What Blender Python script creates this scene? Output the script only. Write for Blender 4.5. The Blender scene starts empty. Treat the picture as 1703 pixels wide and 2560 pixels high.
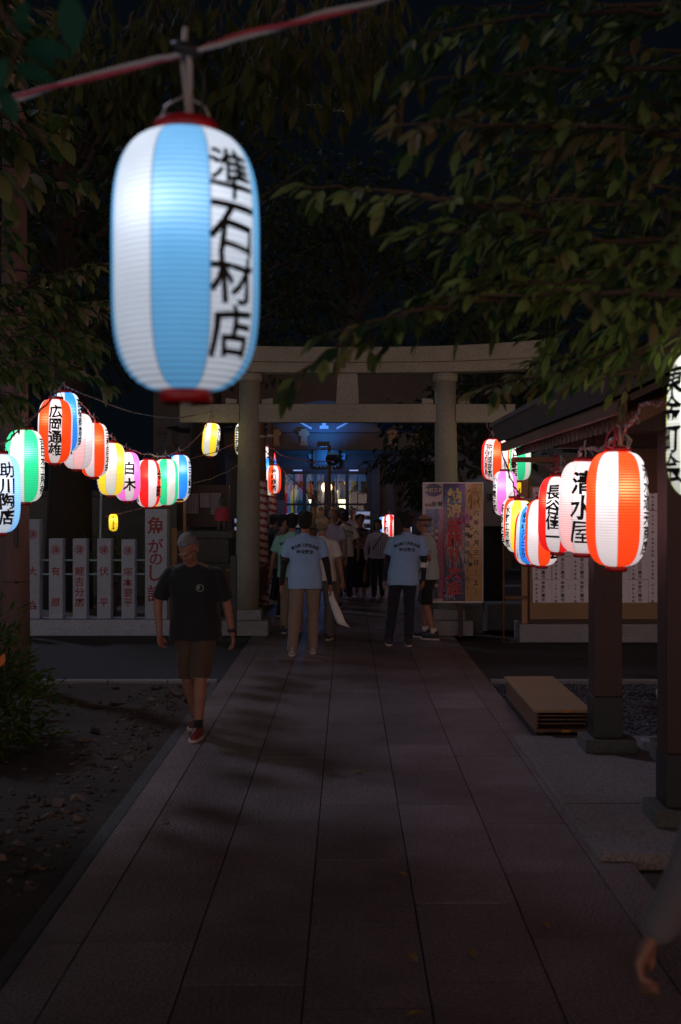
import bpy, bmesh, math, random
from math import sin, cos, pi, radians, sqrt, atan2
from mathutils import Vector, Matrix, Euler
from mathutils.bvhtree import BVHTree
R = random.Random(7)
scene = bpy.context.scene
COL = scene.collection
# ---------------------------------------------------------------- camera
cam_d = bpy.data.cameras.new("camera"); cam = bpy.data.objects.new("camera", cam_d); COL.objects.link(cam)
scene.camera = cam
cam.location = (0, 0, 1.8); cam.rotation_euler = (radians(90), 0, 0)
cam_d.sensor_fit = 'VERTICAL'; cam_d.sensor_height = 36; cam_d.sensor_width = 24
cam_d.lens = 36*2800/2560
cam_d.shift_x = -17.5/2560; cam_d.shift_y = -26/2560
cam_d.clip_start = .05; cam_d.clip_end = 500
cam_d.dof.use_dof = True; cam_d.dof.focus_distance = 12.5; cam_d.dof.aperture_fstop = 3.3
# ---------------------------------------------------------------- view, world, sun
scene.view_settings.view_transform = 'Standard'; scene.view_settings.look = 'None'
scene.view_settings.exposure = 0; scene.view_settings.gamma = 1
scene.render.engine = 'CYCLES'
scene.cycles.use_denoising = True
scene.cycles.max_bounces = 5; scene.cycles.diffuse_bounces = 3; scene.cycles.glossy_bounces = 3
scene.cycles.transparent_max_bounces = 6; scene.cycles.sample_clamp_indirect = 3
scene.cycles.caustics_reflective = False; scene.cycles.caustics_refractive = False
W = bpy.data.worlds.new("World"); scene.world = W; W.use_nodes = True
nt = W.node_tree; nt.nodes.clear()
def N(nt, t, **k):
    n = nt.nodes.new(t)
    for a, b in k.items(): setattr(n, a, b)
    return n
out = N(nt, 'ShaderNodeOutputWorld'); bg = N(nt, 'ShaderNodeBackground')
tc = N(nt, 'ShaderNodeTexCoord'); sp = N(nt, 'ShaderNodeSeparateXYZ')
nt.links.new(tc.outputs['Generated'], sp.inputs[0])
m1 = N(nt, 'ShaderNodeMapRange', interpolation_type='SMOOTHSTEP')
m1.inputs['From Min'].default_value = .05; m1.inputs['From Max'].default_value = -.9
m2 = N(nt, 'ShaderNodeMapRange', interpolation_type='SMOOTHSTEP')
m2.inputs['From Min'].default_value = .32; m2.inputs['From Max'].default_value = .10
mm = N(nt, 'ShaderNodeMath', operation='MULTIPLY'); mx = N(nt, 'ShaderNodeMix', data_type='RGBA')
nt.links.new(sp.outputs['Y'], m1.inputs['Value']); nt.links.new(sp.outputs['Z'], m2.inputs['Value'])
nt.links.new(m1.outputs[0], mm.inputs[0]); nt.links.new(m2.outputs[0], mm.inputs[1])
nt.links.new(mm.outputs[0], mx.inputs['Factor'])
mx.inputs['A'].default_value = (.0016, .0027, .0042, 1)      # night sky over the shrine
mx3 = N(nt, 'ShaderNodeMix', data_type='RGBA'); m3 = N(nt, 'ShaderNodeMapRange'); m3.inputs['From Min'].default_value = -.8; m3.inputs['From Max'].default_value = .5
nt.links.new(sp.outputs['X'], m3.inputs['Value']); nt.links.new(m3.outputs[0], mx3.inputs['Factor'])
mx3.inputs['A'].default_value = (.92, .98, 1.12, 1); mx3.inputs['B'].default_value = (1.25, .72, .52, 1)   # fill glow added low behind the camera, standing in for unseen street light
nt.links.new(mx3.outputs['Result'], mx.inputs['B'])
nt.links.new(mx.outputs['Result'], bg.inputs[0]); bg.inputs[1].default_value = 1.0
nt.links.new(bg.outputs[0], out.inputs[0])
sd = bpy.data.lights.new("sun", 'SUN'); sun = bpy.data.objects.new("sun", sd); COL.objects.link(sun)
sd.energy = .44; sd.angle = radians(5); sd.color = (.70, .74, 1.0)
sun.rotation_euler = Vector((-1.0, 1.0, 1.35)).to_track_quat('Z', 'Y').to_euler()
# ---------------------------------------------------------------- helpers
FV = 2800/2560*2357; CX, CY, CH = 800.0, 1154.6, 1.8          # focal length and vanishing point of the photo's view
def P(x, y, Y): return Vector(((x-CX)*Y/FV, Y, CH-(y-CY)*Y/FV))
def tag(o, label=None, cat=None, group=None, kind=None):
    if label: o['label'] = label
    if cat: o['category'] = cat
    if group: o['group'] = group
    if kind: o['kind'] = kind
    return o
def empty(name, loc, rz=0, **k):
    o = bpy.data.objects.new(name, None); COL.objects.link(o); o.empty_display_size = .1
    o.location = loc; o.rotation_euler = (0, 0, rz); tag(o, **k); return o
def link(name, me, mat=None, parent=None, **k):
    o = bpy.data.objects.new(name, me); COL.objects.link(o)
    if mat is not None:
        for m in (mat if isinstance(mat, (list, tuple)) else [mat]): me.materials.append(m)
    if parent: o.parent = parent
    tag(o, **k); return o
class MB:
    def __init__(s): s.v = []; s.f = []; s.m = []; s.sm = []; s.att = []; s.cur = 0.0
    def add(s, vs, fs, mi=0, smooth=False):
        b = len(s.v); s.v += [tuple(v) for v in vs]; s.att += [s.cur]*len(vs)
        s.f += [tuple(b+i for i in f) for f in fs]; s.m += [mi]*len(fs); s.sm += [smooth]*len(fs)
    def box(s, a, b, mi=0, M=None):
        vs = [Vector((x, y, z)) for x in (a[0], b[0]) for y in (a[1], b[1]) for z in (a[2], b[2])]
        if M is not None: vs = [M @ v for v in vs]
        s.add(vs, [(0,1,3,2),(4,6,7,5),(0,4,5,1),(2,3,7,6),(0,2,6,4),(1,5,7,3)], mi)
    def cbox(s, c, d, mi=0, rot=None):
        c = Vector(c); M = Matrix.Translation(c) @ (Euler(rot).to_matrix().to_4x4() if rot else Matrix())
        h = Vector(d)/2; s.box(-h, h, mi, M)
    def tube(s, pts, r, n=8, mi=0, closed=False, cap=True):
        pts = [Vector(p) for p in pts]; rs = r if isinstance(r, (list, tuple)) else [r]*len(pts)
        vs = []; prev = None
        for i, p in enumerate(pts):
            t = (pts[min(i+1, len(pts)-1)]-pts[max(i-1, 0)])
            t = t.normalized() if t.length > 1e-9 else Vector((0, 0, 1))
            if prev is None:
                u = t.cross(Vector((0, 0, 1)) if abs(t.z) < .9 else Vector((1, 0, 0))).normalized()
            else:
                u = (prev-t*prev.dot(t)); u = u.normalized() if u.length > 1e-6 else prev
            prev = u; w = t.cross(u)
            for k in range(n):
                a = 2*pi*k/n; vs.append(p+(u*cos(a)+w*sin(a))*rs[i])
        fs = [(i*n+k, i*n+(k+1) % n, (i+1)*n+(k+1) % n, (i+1)*n+k) for i in range(len(pts)-1) for k in range(n)]
        if cap: fs += [tuple(reversed(range(n))), tuple((len(pts)-1)*n+k for k in range(n))]
        s.add(vs, fs, mi, True)
    def lathe(s, prof, n=24, c=(0, 0, 0), mi=0, smooth=True, cap=True):
        vs = [(c[0]+r*cos(2*pi*k/n), c[1]+r*sin(2*pi*k/n), c[2]+z) for r, z in prof for k in range(n)]
        fs = [(i*n+k, i*n+(k+1) % n, (i+1)*n+(k+1) % n, (i+1)*n+k) for i in range(len(prof)-1) for k in range(n)]
        s.add(vs, fs, mi, smooth)
        if cap:
            b = len(s.v)-len(vs); L = len(prof)-1
            s.f += [tuple(b+k for k in reversed(range(n))), tuple(b+L*n+k for k in range(n))]; s.m += [mi]*2; s.sm += [False]*2
    def ell(s, c, r, mi=0, rot=None, n=12, k=8):
        M = Matrix.Translation(Vector(c)) @ (Euler(rot).to_matrix().to_4x4() if rot else Matrix())
        vs = []; 
        for i in range(1, k):
            t = pi*i/k
            for j in range(n): vs.append(M @ Vector((r[0]*sin(t)*cos(2*pi*j/n), r[1]*sin(t)*sin(2*pi*j/n), r[2]*cos(t))))
        vs += [M @ Vector((0, 0, r[2])), M @ Vector((0, 0, -r[2]))]; T = len(vs)-2
        fs = [(i*n+j, (i+1)*n+j, (i+1)*n+(j+1) % n, i*n+(j+1) % n) for i in range(k-2) for j in range(n)]
        fs += [(T, j, (j+1) % n) for j in range(n)] + [(T+1, (k-2)*n+(j+1) % n, (k-2)*n+j) for j in range(n)]
        s.add(vs, fs, mi, True)
    def mesh(s, name, att=False):
        me = bpy.data.meshes.new(name); me.from_pydata(s.v, [], s.f); 
        me.polygons.foreach_set('material_index', s.m); me.polygons.foreach_set('use_smooth', s.sm)
        if att:
            a = me.attributes.new('tint', 'FLOAT', 'POINT'); a.data.foreach_set('value', s.att)
        me.update(); return me
    def build(s, name, mat, parent=None, att=False, bevel=0, **k):
        me = s.mesh(name, att)
        if bevel:
            bm = bmesh.new(); bm.from_mesh(me)
            bmesh.ops.bevel(bm, geom=[e for e in bm.edges if len(e.link_faces) == 2 and e.calc_face_angle(0) > .6], offset=bevel, segments=2, affect='EDGES', profile=.6)
            bm.to_mesh(me); bm.free()
        return link(name, me, mat, parent, **k)
# ---------------------------------------------------------------- materials
def mat(name, c, rough=.7, var=.0, vs=8, bump=0, bs=60, c2=None, metal=0, coat=0, spec=.5, tint=None, speck=0, emit=None, es=1, wave=None, sheen=0, trans=0):
    m = bpy.data.materials.new(name); m.use_nodes = True; nt = m.node_tree
    b = nt.nodes['Principled BSDF']; L = nt.links.new
    b.inputs['Roughness'].default_value = rough; b.inputs['Metallic'].default_value = metal
    b.inputs['Specular IOR Level'].default_value = spec
    if coat: b.inputs['Coat Weight'].default_value = coat; b.inputs['Coat Roughness'].default_value = .12
    if sheen: b.inputs['Sheen Weight'].default_value = sheen
    if trans: b.inputs['Transmission Weight'].default_value = trans
    tcn = N(nt, 'ShaderNodeTexCoord'); src = None
    c = tuple(c)+(1,); c2 = (tuple(c2)+(1,)) if c2 else tuple(x*.5 for x in c[:3])+(1,)
    if var or tint or speck:
        nz = N(nt, 'ShaderNodeTexNoise'); nz.inputs['Scale'].default_value = vs; nz.inputs['Detail'].default_value = 6
        nz.inputs['Roughness'].default_value = .65
        L(tcn.outputs['Object'], nz.inputs['Vector'])
        mr = N(nt, 'ShaderNodeMapRange'); mr.inputs['From Min'].default_value = .3; mr.inputs['From Max'].default_value = .7
        mr.inputs['To Max'].default_value = var; L(nz.outputs['Fac'], mr.inputs['Value'])
        mxn = N(nt, 'ShaderNodeMix', data_type='RGBA'); mxn.inputs['A'].default_value = c; mxn.inputs['B'].default_value = c2
        L(mr.outputs[0], mxn.inputs['Factor']); src = mxn.outputs['Result']
    if tint:
        at = N(nt, 'ShaderNodeAttribute', attribute_name='tint'); rp = N(nt, 'ShaderNodeValToRGB')
        els = rp.color_ramp.elements
        while len(els) < len(tint): els.new(.5)
        for i, t in enumerate(tint): els[i].position = i/(len(tint)-1); els[i].color = tuple(t)+(1,)
        L(at.outputs['Fac'], rp.inputs[0])
        m3 = N(nt, 'ShaderNodeMix', data_type='RGBA', blend_type='MULTIPLY'); m3.inputs['Factor'].default_value = 1
        L(src, m3.inputs['A']); L(rp.outputs[0], m3.inputs['B']); src = m3.outputs['Result']
    if speck:
        n2 = N(nt, 'ShaderNodeTexNoise'); n2.inputs['Scale'].default_value = 70; n2.inputs['Detail'].default_value = 3
        L(tcn.outputs['Object'], n2.inputs['Vector'])
        r2 = N(nt, 'ShaderNodeMapRange'); r2.inputs['From Min'].default_value = .38; r2.inputs['From Max'].default_value = .62
        r2.inputs['To Min'].default_value = 1-speck; r2.inputs['To Max'].default_value = 1+speck*.5; L(n2.outputs['Fac'], r2.inputs['Value'])
        m4 = N(nt, 'ShaderNodeVectorMath', operation='SCALE'); L(src, m4.inputs[0]); L(r2.outputs[0], m4.inputs['Scale']); src = m4.outputs[0]
    if src: L(src, b.inputs['Base Color'])
    else: b.inputs['Base Color'].default_value = c
    if bump:
        n3 = N(nt, 'ShaderNodeTexNoise'); n3.inputs['Scale'].default_value = bs; n3.inputs['Detail'].default_value = 5
        L(tcn.outputs['Object'], n3.inputs['Vector'])
        if wave:
            mp = N(nt, 'ShaderNodeMapping'); mp.inputs['Scale'].default_value = wave; L(tcn.outputs['Object'], mp.inputs[0]); L(mp.outputs[0], n3.inputs['Vector'])
        bp = N(nt, 'ShaderNodeBump'); bp.inputs['Strength'].default_value = bump; bp.inputs['Distance'].default_value = .02
        L(n3.outputs['Fac'], bp.inputs['Height']); L(bp.outputs[0], b.inputs['Normal'])
    if emit: b.inputs['Emission Color'].default_value = tuple(emit)+(1,); b.inputs['Emission Strength'].default_value = es
    return m
M = {}
M['granite'] = mat('granite', (.32, .315, .255), .75, .6, 1.6, .2, 90, c2=(.19, .19, .15), speck=.2)
M['stone_grey'] = mat('stone_grey', (.30, .31, .33), .8, .4, 5, .3, 70, c2=(.2, .2, .22), speck=.3)
M['fence'] = mat('fence_stone', (.40, .47, .58), .8, .4, 5, .3, 70, c2=(.28, .32, .38), speck=.25)
M['stone_dark'] = mat('stone_dark', (.12, .12, .115), .85, .6, 3, .4, 30, c2=(.05, .055, .045), speck=.2)
M['path'] = mat('path', (.26, .215, .225), .5, .95, 1.5, .5, 55, c2=(.11, .075, .062), speck=.45, tint=[(.80, .77, .77), (1, .97, .97), (1.12, 1.09, 1.12)])
M['joint'] = mat('joint', (.07, .055, .05), .9, .3, 20)
M['apron'] = mat('apron', (.25, .215, .205), .8, .5, 2, .3, 120, c2=(.17, .14, .13), speck=.3)
M['asphalt'] = mat('asphalt', (.045, .047, .05), .85, .5, 4, .5, 180, c2=(.03, .03, .033), speck=.4)
M['dirt'] = mat('dirt', (.085, .062, .045), .95, .8, 1.6, .8, 25, c2=(.035, .028, .022), speck=.3)
M['gravel'] = mat('gravel', (.2, .2, .22), .9, .7, 6, .3, 60, c2=(.08, .08, .09), speck=.4, tint=[(.4, .4, .45), (1.2, 1.2, 1.3)])
M['rubble'] = mat('rubble', (.16, .13, .11), .9, .6, 10, .3, 60, tint=[(.3, .28, .25), (.9, .8, .7), (1.5, 1.4, 1.4)])
M['wood_dark'] = mat('wood_dark', (.045, .018, .014), .5, .6, 5, .3, 20, c2=(.035, .017, .014), wave=(8, 8, .6))
M['wood_brown'] = mat('wood_brown', (.17, .085, .045), .65, .6, 4, .3, 25, c2=(.09, .045, .025), wave=(8, 8, .6))
M['wood_light'] = mat('wood_light', (.36, .22, .11), .65, .5, 3, .2, 25, c2=(.24, .14, .07), wave=(1, 8, 8))
M['ply'] = mat('ply', (.30, .19, .10), .7, .4, 2, .15, 40, c2=(.22, .13, .07), wave=(8, 1, 1))
M['shrine_wood'] = mat('shrine_wood', (.10, .075, .06), .55, .6, 3, .3, 20, c2=(.04, .03, .025), wave=(1, 8, 8))
M['roof'] = mat('roof', (.045, .045, .05), .5, .6, 6, .3, 40)
M['metal_dark'] = mat('metal_dark', (.04, .045, .05), .45, .3, 5, metal=.6)
M['metal'] = mat('metal', (.5, .5, .52), .35, .3, 5, metal=.9)
M['pipe'] = mat('pipe', (.4, .55, .65), .4, .3, 8)
M['redpaint'] = mat('redpaint', (.26, .018, .022), .5, .4, 12)
M['cap'] = mat('cap', (.42, .008, .012), .35, .3, 20)
M['ink'] = mat('ink', (.004, .004, .008), .6)
M['inkb'] = mat('inkb', (.012, .015, .03), .7)
M['white'] = mat('white', (.75, .73, .72), .6, .2, 6)
M['paper'] = mat('paper', (.74, .70, .80), .35, .2, 5, .5, 14, coat=.6)
M['polew'] = mat('polew', (.62, .48, .47), .7, .3, 10)
M['poler'] = mat('poler', (.32, .035, .05), .7, .3, 10)
M['utility'] = mat('utility', (.20, .125, .12), .85, .6, 2.5, .3, 60, c2=(.13, .08, .075), speck=.2)
M['bark'] = mat('bark', (.04, .03, .024), .95, .8, 6, 1, 18, c2=(.02, .018, .014), wave=(6, 6, 1))
M['twig'] = mat('twig', (.09, .06, .04), .9, .5, 20)
M['cable_r'] = mat('cable_r', (.55, .05, .07), .45, .3, 20)
M['cable_w'] = mat('cable_w', (.55, .5, .48), .45, .3, 20)
M['cable_k'] = mat('cable_k', (.02, .02, .02), .5)
M['tent'] = mat('tent', (.22, .175, .17), .7, .5, 2, .6, 3, c2=(.14, .11, .11))
M['tent2'] = mat('tent2', (.26, .24, .24), .7, .4, 2, .6, 3)
M['glass'] = mat('glass', (.02, .025, .03), .06, spec=.9)
M['frame'] = mat('frame', (.02, .018, .018), .4)
M['gold'] = mat('gold', (.6, .5, .2), .4, .3, 30)
def leafmat(name, ramp, tr=.4, rough=.75):
    m = mat(name, (1, 1, 1), rough, .45, 6, tint=ramp, spec=.18); nt = m.node_tree; L = nt.links.new
    b = nt.nodes['Principled BSDF']; o = nt.nodes['Material Output']
    t = N(nt, 'ShaderNodeBsdfTranslucent'); mxs = N(nt, 'ShaderNodeMixShader'); mxs.inputs[0].default_value = tr
    L(b.inputs['Base Color'].links[0].from_socket, t.inputs[0])
    L(b.outputs[0], mxs.inputs[1]); L(t.outputs[0], mxs.inputs[2]); L(mxs.outputs[0], o.inputs[0]); return m
M['leaf_near'] = leafmat('leaf_near', [(.02, .07, .025), (.06, .10, .03), (.27, .38, .11), (.26, .18, .10)])  # bright step puts lantern light into the middle boughs, dark steps the unlit top
M['leaf_top'] = leafmat('leaf_top', [(.04, .065, .02), (.10, .11, .03), (.13, .11, .04)])
M['leaf_left'] = leafmat('leaf_left', [(.05, .16, .05), (.13, .22, .07), (.28, .30, .12), (.36, .27, .21)])
M['leaf_teal'] = leafmat('leaf_teal', [(.02, .09, .05), (.03, .12, .07)])
M['leaf_dark'] = leafmat('leaf_dark', [(.014, .026, .01), (.035, .05, .02)], .3, .8)
M['bush'] = leafmat('bush', [(.04, .10, .015), (.11, .17, .03)])
# ---------------------------------------------------------------- lettering
_gl = {}
TMP = bpy.data.scenes.new('tmp')          # small side scene in which curves and modifiers are evaluated, removed at the end
def evalmesh(o):
    TMP.collection.objects.link(o); vl = TMP.view_layers[0]; vl.update()
    with bpy.context.temp_override(scene=TMP, view_layer=vl):
        dg = bpy.context.evaluated_depsgraph_get(); return bpy.data.meshes.new_from_object(o.evaluated_get(dg))
def _rawglyph(ch, off):
    c = bpy.data.curves.new('g', 'FONT'); c.body = ch; c.size = 1; c.resolution_u = 2; c.offset = off
    o = bpy.data.objects.new('g', c); me = evalmesh(o)
    vs = [(v.co.x, v.co.y) for v in me.vertices]; fs = [tuple(p.vertices) for p in me.polygons]; ar = sum(p.area for p in me.polygons)
    bpy.data.objects.remove(o); bpy.data.curves.remove(c); bpy.data.meshes.remove(me); return vs, fs, ar
def glyph(ch, off=.0):
    k = (ch, off)
    if k in _gl: return _gl[k]
    v0, f0, a0 = _rawglyph(ch, 0); best = (v0, f0, a0); prev = a0
    for i in (1, 2, 3):                       # grow the stroke weight only as far as the outline stays sound
        v, f, a = _rawglyph(ch, off*i/3)
        if a <= prev*1.01 or not f: break
        best = (v, f, a); prev = a
    vs, fs, _ = best
    if vs:
        x0 = min(v[0] for v in vs); x1 = max(v[0] for v in vs); y0 = min(v[1] for v in vs); y1 = max(v[1] for v in vs)
        cx = (x0+x1)/2; cy = .38 if ord(ch) > 0x2000 else (y0+y1)/2
        if ch in 'ー一': cy = (y0+y1)/2
        vs = [(a-cx, b-cy) for a, b in vs]
    _gl[k] = (vs, fs); return _gl[k]
def col_text(txt, size, pitch, off=.012, sx=1.0, jit=0.0, arc=None):
    """characters stacked downwards from y=0; returns verts, faces (2D)"""
    V = []; F = []; n = len(txt)
    for i, ch in enumerate(txt):
        if ch == ' ': continue
        vs, fs = glyph(ch, off); b = len(V)
        a = R.uniform(-jit, jit); sc = size*(1+R.uniform(-jit, jit)); y0 = -(i-(n-1)/2)*pitch
        ca, sa = cos(a), sin(a)
        V += [((x*ca-y*sa)*sc*sx+R.uniform(-jit, jit)*size*.1, (x*sa+y*ca)*sc+y0) for x, y in vs]
        F += [tuple(b+k for k in f) for f in fs]
    return V, F
def row_text(txt, size, pitch, off=.012, sx=1.0, arcR=None):
    V = []; F = []; n = len(txt)
    for i, ch in enumerate(txt):
        if ch == ' ': continue
        vs, fs = glyph(ch, off); b = len(V); x0 = (i-(n-1)/2)*pitch; a = 0; y0 = 0
        if arcR: a = -x0/arcR; y0 = arcR*(cos(a)-1); x0 = arcR*sin(-a)
        ca, sa = cos(a), sin(a)
        V += [((x*ca-y*sa)*size*sx+x0, (x*sa+y*ca)*size+y0) for x, y in vs]
        F += [tuple(b+k for k in f) for f in fs]
    return V, F
def plane_text(mb, V, F, O, ux=(1, 0, 0), uz=(0, 0, 1), mi=0):
    O = Vector(O); ux = Vector(ux); uz = Vector(uz)
    mb.add([O+ux*a+uz*b for a, b in V], F, mi)
def subdiv2d(V, F, maxlen, f3):
    """split long edges so that a flat text can be wrapped, then map with f3"""
    bm = bmesh.new(); vs = [bm.verts.new((a, b, 0)) for a, b in V]
    for f in F:
        try: bm.faces.new([vs[i] for i in f])
        except ValueError: pass
    bmesh.ops.triangulate(bm, faces=bm.faces[:])
    for _ in range(3):
        E = [e for e in bm.edges if e.calc_length() > maxlen]
        if not E: break
        bmesh.ops.subdivide_edges(bm, edges=E, cuts=1); bmesh.ops.triangulate(bm, faces=[f for f in bm.faces if len(f.verts) > 3])
    bm.verts.index_update()
    V3 = [f3(v.co.x, v.co.y) for v in bm.verts]; F3 = [tuple(v.index for v in f.verts) for f in bm.faces]
    bm.free(); return V3, F3
# ---------------------------------------------------------------- ground
mb = MB(); n = 90
def sheet(x0, x1, y0, y1, nx, ny, zf):
    m = MB(); vs = [(x0+(x1-x0)*i/nx, y0+(y1-y0)*j/ny, zf(x0+(x1-x0)*i/nx, y0+(y1-y0)*j/ny)) for j in range(ny+1) for i in range(nx+1)]
    m.add(vs, [(j*(nx+1)+i, j*(nx+1)+i+1, (j+1)*(nx+1)+i+1, (j+1)*(nx+1)+i) for j in range(ny) for i in range(nx)], 0, True); return m
from mathutils import noise
sheet(-60, 60, -20, 120, 2, 2, lambda x, y: -.06).build('ground', M['dirt'], kind='structure')
def dz(x, y): return -.03+.035*noise.noise(Vector((x*1.3, y*1.3, 0)))+.018*noise.noise(Vector((x*6, y*6, 3)))
sheet(-9, -1.34, -1, 11.25, 110, 150, dz).build('dirt_ground', M['dirt'], kind='structure')
sheet(-30, -1.285, 11.3, 15.05, 2, 2, lambda x, y: -.012).build('road', M['asphalt'], kind='structure')
sheet(1.43, 30, 11.3, 14.35, 2, 2, lambda x, y: -.012).build('road', M['asphalt'], kind='structure')
sheet(1.43, 12, 8.35, 11.2, 2, 2, lambda x, y: -.03).build('gravel_bed', M['gravel'], kind='structure')
sheet(-14, 14, 15.7, 27.5, 2, 2, lambda x, y: -.01).build('shrine_yard', M['apron'], kind='structure')
sheet(1.44, 12, -1, 5.63, 40, 40, lambda x, y: -.045+.008*noise.noise(Vector((x*2, y*2, 5)))).build('dirt_ground', M['dirt'], kind='structure')
m = MB(); m.box((-1.37, -1, -.1), (-1.285, 11.25, -.012)); m.build('kerb', M['stone_dark'], bevel=.01, kind='structure')
m = MB()
for a, b in ((-9, -1.3), (1.44, 12)):
    x = a
    while x < b-.1:
        w = min(.6, b-x); m.box((x, 11.2, -.1), (x+w-.008, 11.3, .012+R.uniform(-.002, .002))); x += w
m.build('kerb', M['stone_grey'], bevel=.006, kind='structure')
# the paved way: slabs one by one with open joints
m = MB(); cols = [-1.28, -1.08, -.62, -.16, .30, .76, 1.22, 1.425]; SL = .823
for ci in range(7):
    y = -1.2+(.37*ci*1.7) % SL-SL
    while y < 24:
        z = R.uniform(-.0015, .0015); m.cur = R.random(); g = .003
        l = SL*(1 if R.random() < .8 else 1.25); m.box((cols[ci]+g, y+g*.7, -.05), (cols[ci+1]-g, y+l-g*.7, z)); y += l
m.build('path', M['path'], att=True, bevel=.0025, kind='structure')
m = MB(); m.box((-1.282, -3, -.07), (1.427, 24.5, -.010)); m.build('path_bed', M['joint'], kind='structure')
m = MB()
for a, b in ((-1, 5.6), (5.6, 6.55), (6.56, 8.45)):
    if a > 0: m.box((1.262, a+.005, -.2), (4.6, b-.003, .035))
m.build('concrete_apron', M['apron'], bevel=.006, kind='structure')
m = MB(); m.box((2.1, 6.2, .03), (2.24, 7.8, .16)); m.box((2.1, 7.93, .03), (4.3, 8.07, .10)); m.build('basin_kerb', M['stone_grey'], bevel=.01, kind='structure')
m = MB()      # loose gravel over the bed
for i in range(5200):
    x = 1.46+R.random()**1.2*4.4; y = R.uniform(8.4, 11.18); r = R.uniform(.008, .02); m.cur = R.random()
    m.ell((x, y, -.024), (r, r*R.uniform(.7, 1.2), r*.7), n=5, k=3)
m.build('gravel', M['gravel'], att=True, kind='stuff')
m = MB()      # broken stones and clods on the bare earth
for i in range(1500):
    y = 2.2+R.random()**1.1*8.8; x = -1.48-R.random()**1.7*3.2
    if R.random() < .3: x = -1.5-R.random()*.5
    r = R.uniform(.005, .017)*(2.2 if R.random() < .07 else 1); m.cur = R.random()**2
    M4 = Matrix.Translation((x, y, dz(x, y)+r*.2)) @ Euler((R.uniform(-.5, .5), R.uniform(-.5, .5), R.uniform(0, 6))).to_matrix().to_4x4()
    k = [M4 @ Vector((sx*r*R.uniform(.6, 1.4), sy*r*R.uniform(.6, 1.6), sz*r*.45)) for sx in (-1, 1) for sy in (-1, 1) for sz in (-1, 1)]
    m.add(k, [(0,1,3,2),(4,6,7,5),(0,4,5,1),(2,3,7,6),(0,2,6,4),(1,5,7,3)])
m.build('rubble', M['rubble'], att=True, kind='stuff')
def leaf_geo(mb, p, d, n, L, w=.42, fold=.18, droop=.25):
    """one leaf: pointed oval folded along its rib"""
    d = d.normalized(); s = d.cross(n); s = s.normalized() if s.length > 1e-4 else Vector((1, 0, 0)); n = s.cross(d)
    W2 = L*w/2; pts = []
    prof = [(0, 0), (.22, .72), (.5, 1), (.8, .55), (1, 0)]
    c = [p+d*(t*L)-n*(droop*L*t*t) for t, _ in prof]
    l = [c[i]+s*(prof[i][1]*W2)+n*(fold*prof[i][1]*W2) for i in (1, 2, 3)]
    r = [c[i]-s*(prof[i][1]*W2)+n*(fold*prof[i][1]*W2) for i in (1, 2, 3)]
    mb.add([c[0], c[1], c[2], c[3], c[4]]+l+r, [(0,1,5),(1,2,6,5),(2,3,7,6),(3,4,7),(0,8,1),(1,8,9,2),(2,9,10,3),(3,10,4)], 0, False)
M['leaf_fall'] = mat('leaf_fall', (.42, .26, .06), .7, .6, 20, c2=(.2, .1, .04))
where = [("beside the slab joint at the very front", .2, 3.9), ("at the front centre of the slabs", .27, 4.35), ("right of the front centre joint", .5, 4.4), ("half a slab beyond the two front leaves", .28, 5.35),
         ("near the second joint from the right edge", .85, 4.7), ("close to the right edge at the front", 1.12, 4.05), ("on the left slabs near the kerb", -1.0, 6.3), ("in the middle of the walk far ahead", .03, 7.4), ("at the lower edge near the right", .62, 3.75)]
for w, x, y in where:
    m = MB(); leaf_geo(m, Vector((0, 0, .006)), Vector((1, 0, .02)), Vector((0, 0, 1)), R.uniform(.06, .085), .5, .5, -.1)
    o = m.build('fallen_leaf', M['leaf_fall'], label='small dry yellow leaf lying on the paving '+w, cat='leaf', group='dry leaves on the paving')
    o.location = (x, y, .002); o.rotation_euler = (0, 0, R.uniform(0, 6))
# ---------------------------------------------------------------- torii
T = empty('torii_gate', (0, 15.3, 0), label='grey granite torii gate spanning the paved way, two round pillars under a curved double lintel', cat='gate')
def side_prism(mb, pts, y0, y1):     # pts: outline in xz
    n = len(pts); mb.add([(x, y0, z) for x, z in pts]+[(x, y1, z) for x, z in pts], [tuple(range(n)), tuple(reversed(range(n, 2*n)))]+[(i, i+n, (i+1) % n+n, (i+1) % n) for i in range(n)])
def curved(zb, zt, xe, k, slope=.0):
    xs = [xe*(-1+2*i/32) for i in range(33)]
    f = lambda x: k*(abs(x)/xe)**2.6
    return [(x, zb+f(x)*.75) for x in xs]+[(x+slope*(1 if x > 0 else -1)*(1 if abs(x) > xe*.99 else 0), zt+f(x)) for x in reversed(xs)]
m = MB(); side_prism(m, curved(3.68, 3.885, 2.62, .10, .05), -.22, .22); m.build('top_lintel', M['granite'], T, bevel=.012)
m = MB(); side_prism(m, curved(3.545, 3.683, 2.45, .07, .03), -.15, .15); side_prism(m, curved(3.64, 3.684, 2.48, .075, .03), -.16, .16); m.build('under_lintel', M['granite'], T, bevel=.008)
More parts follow.
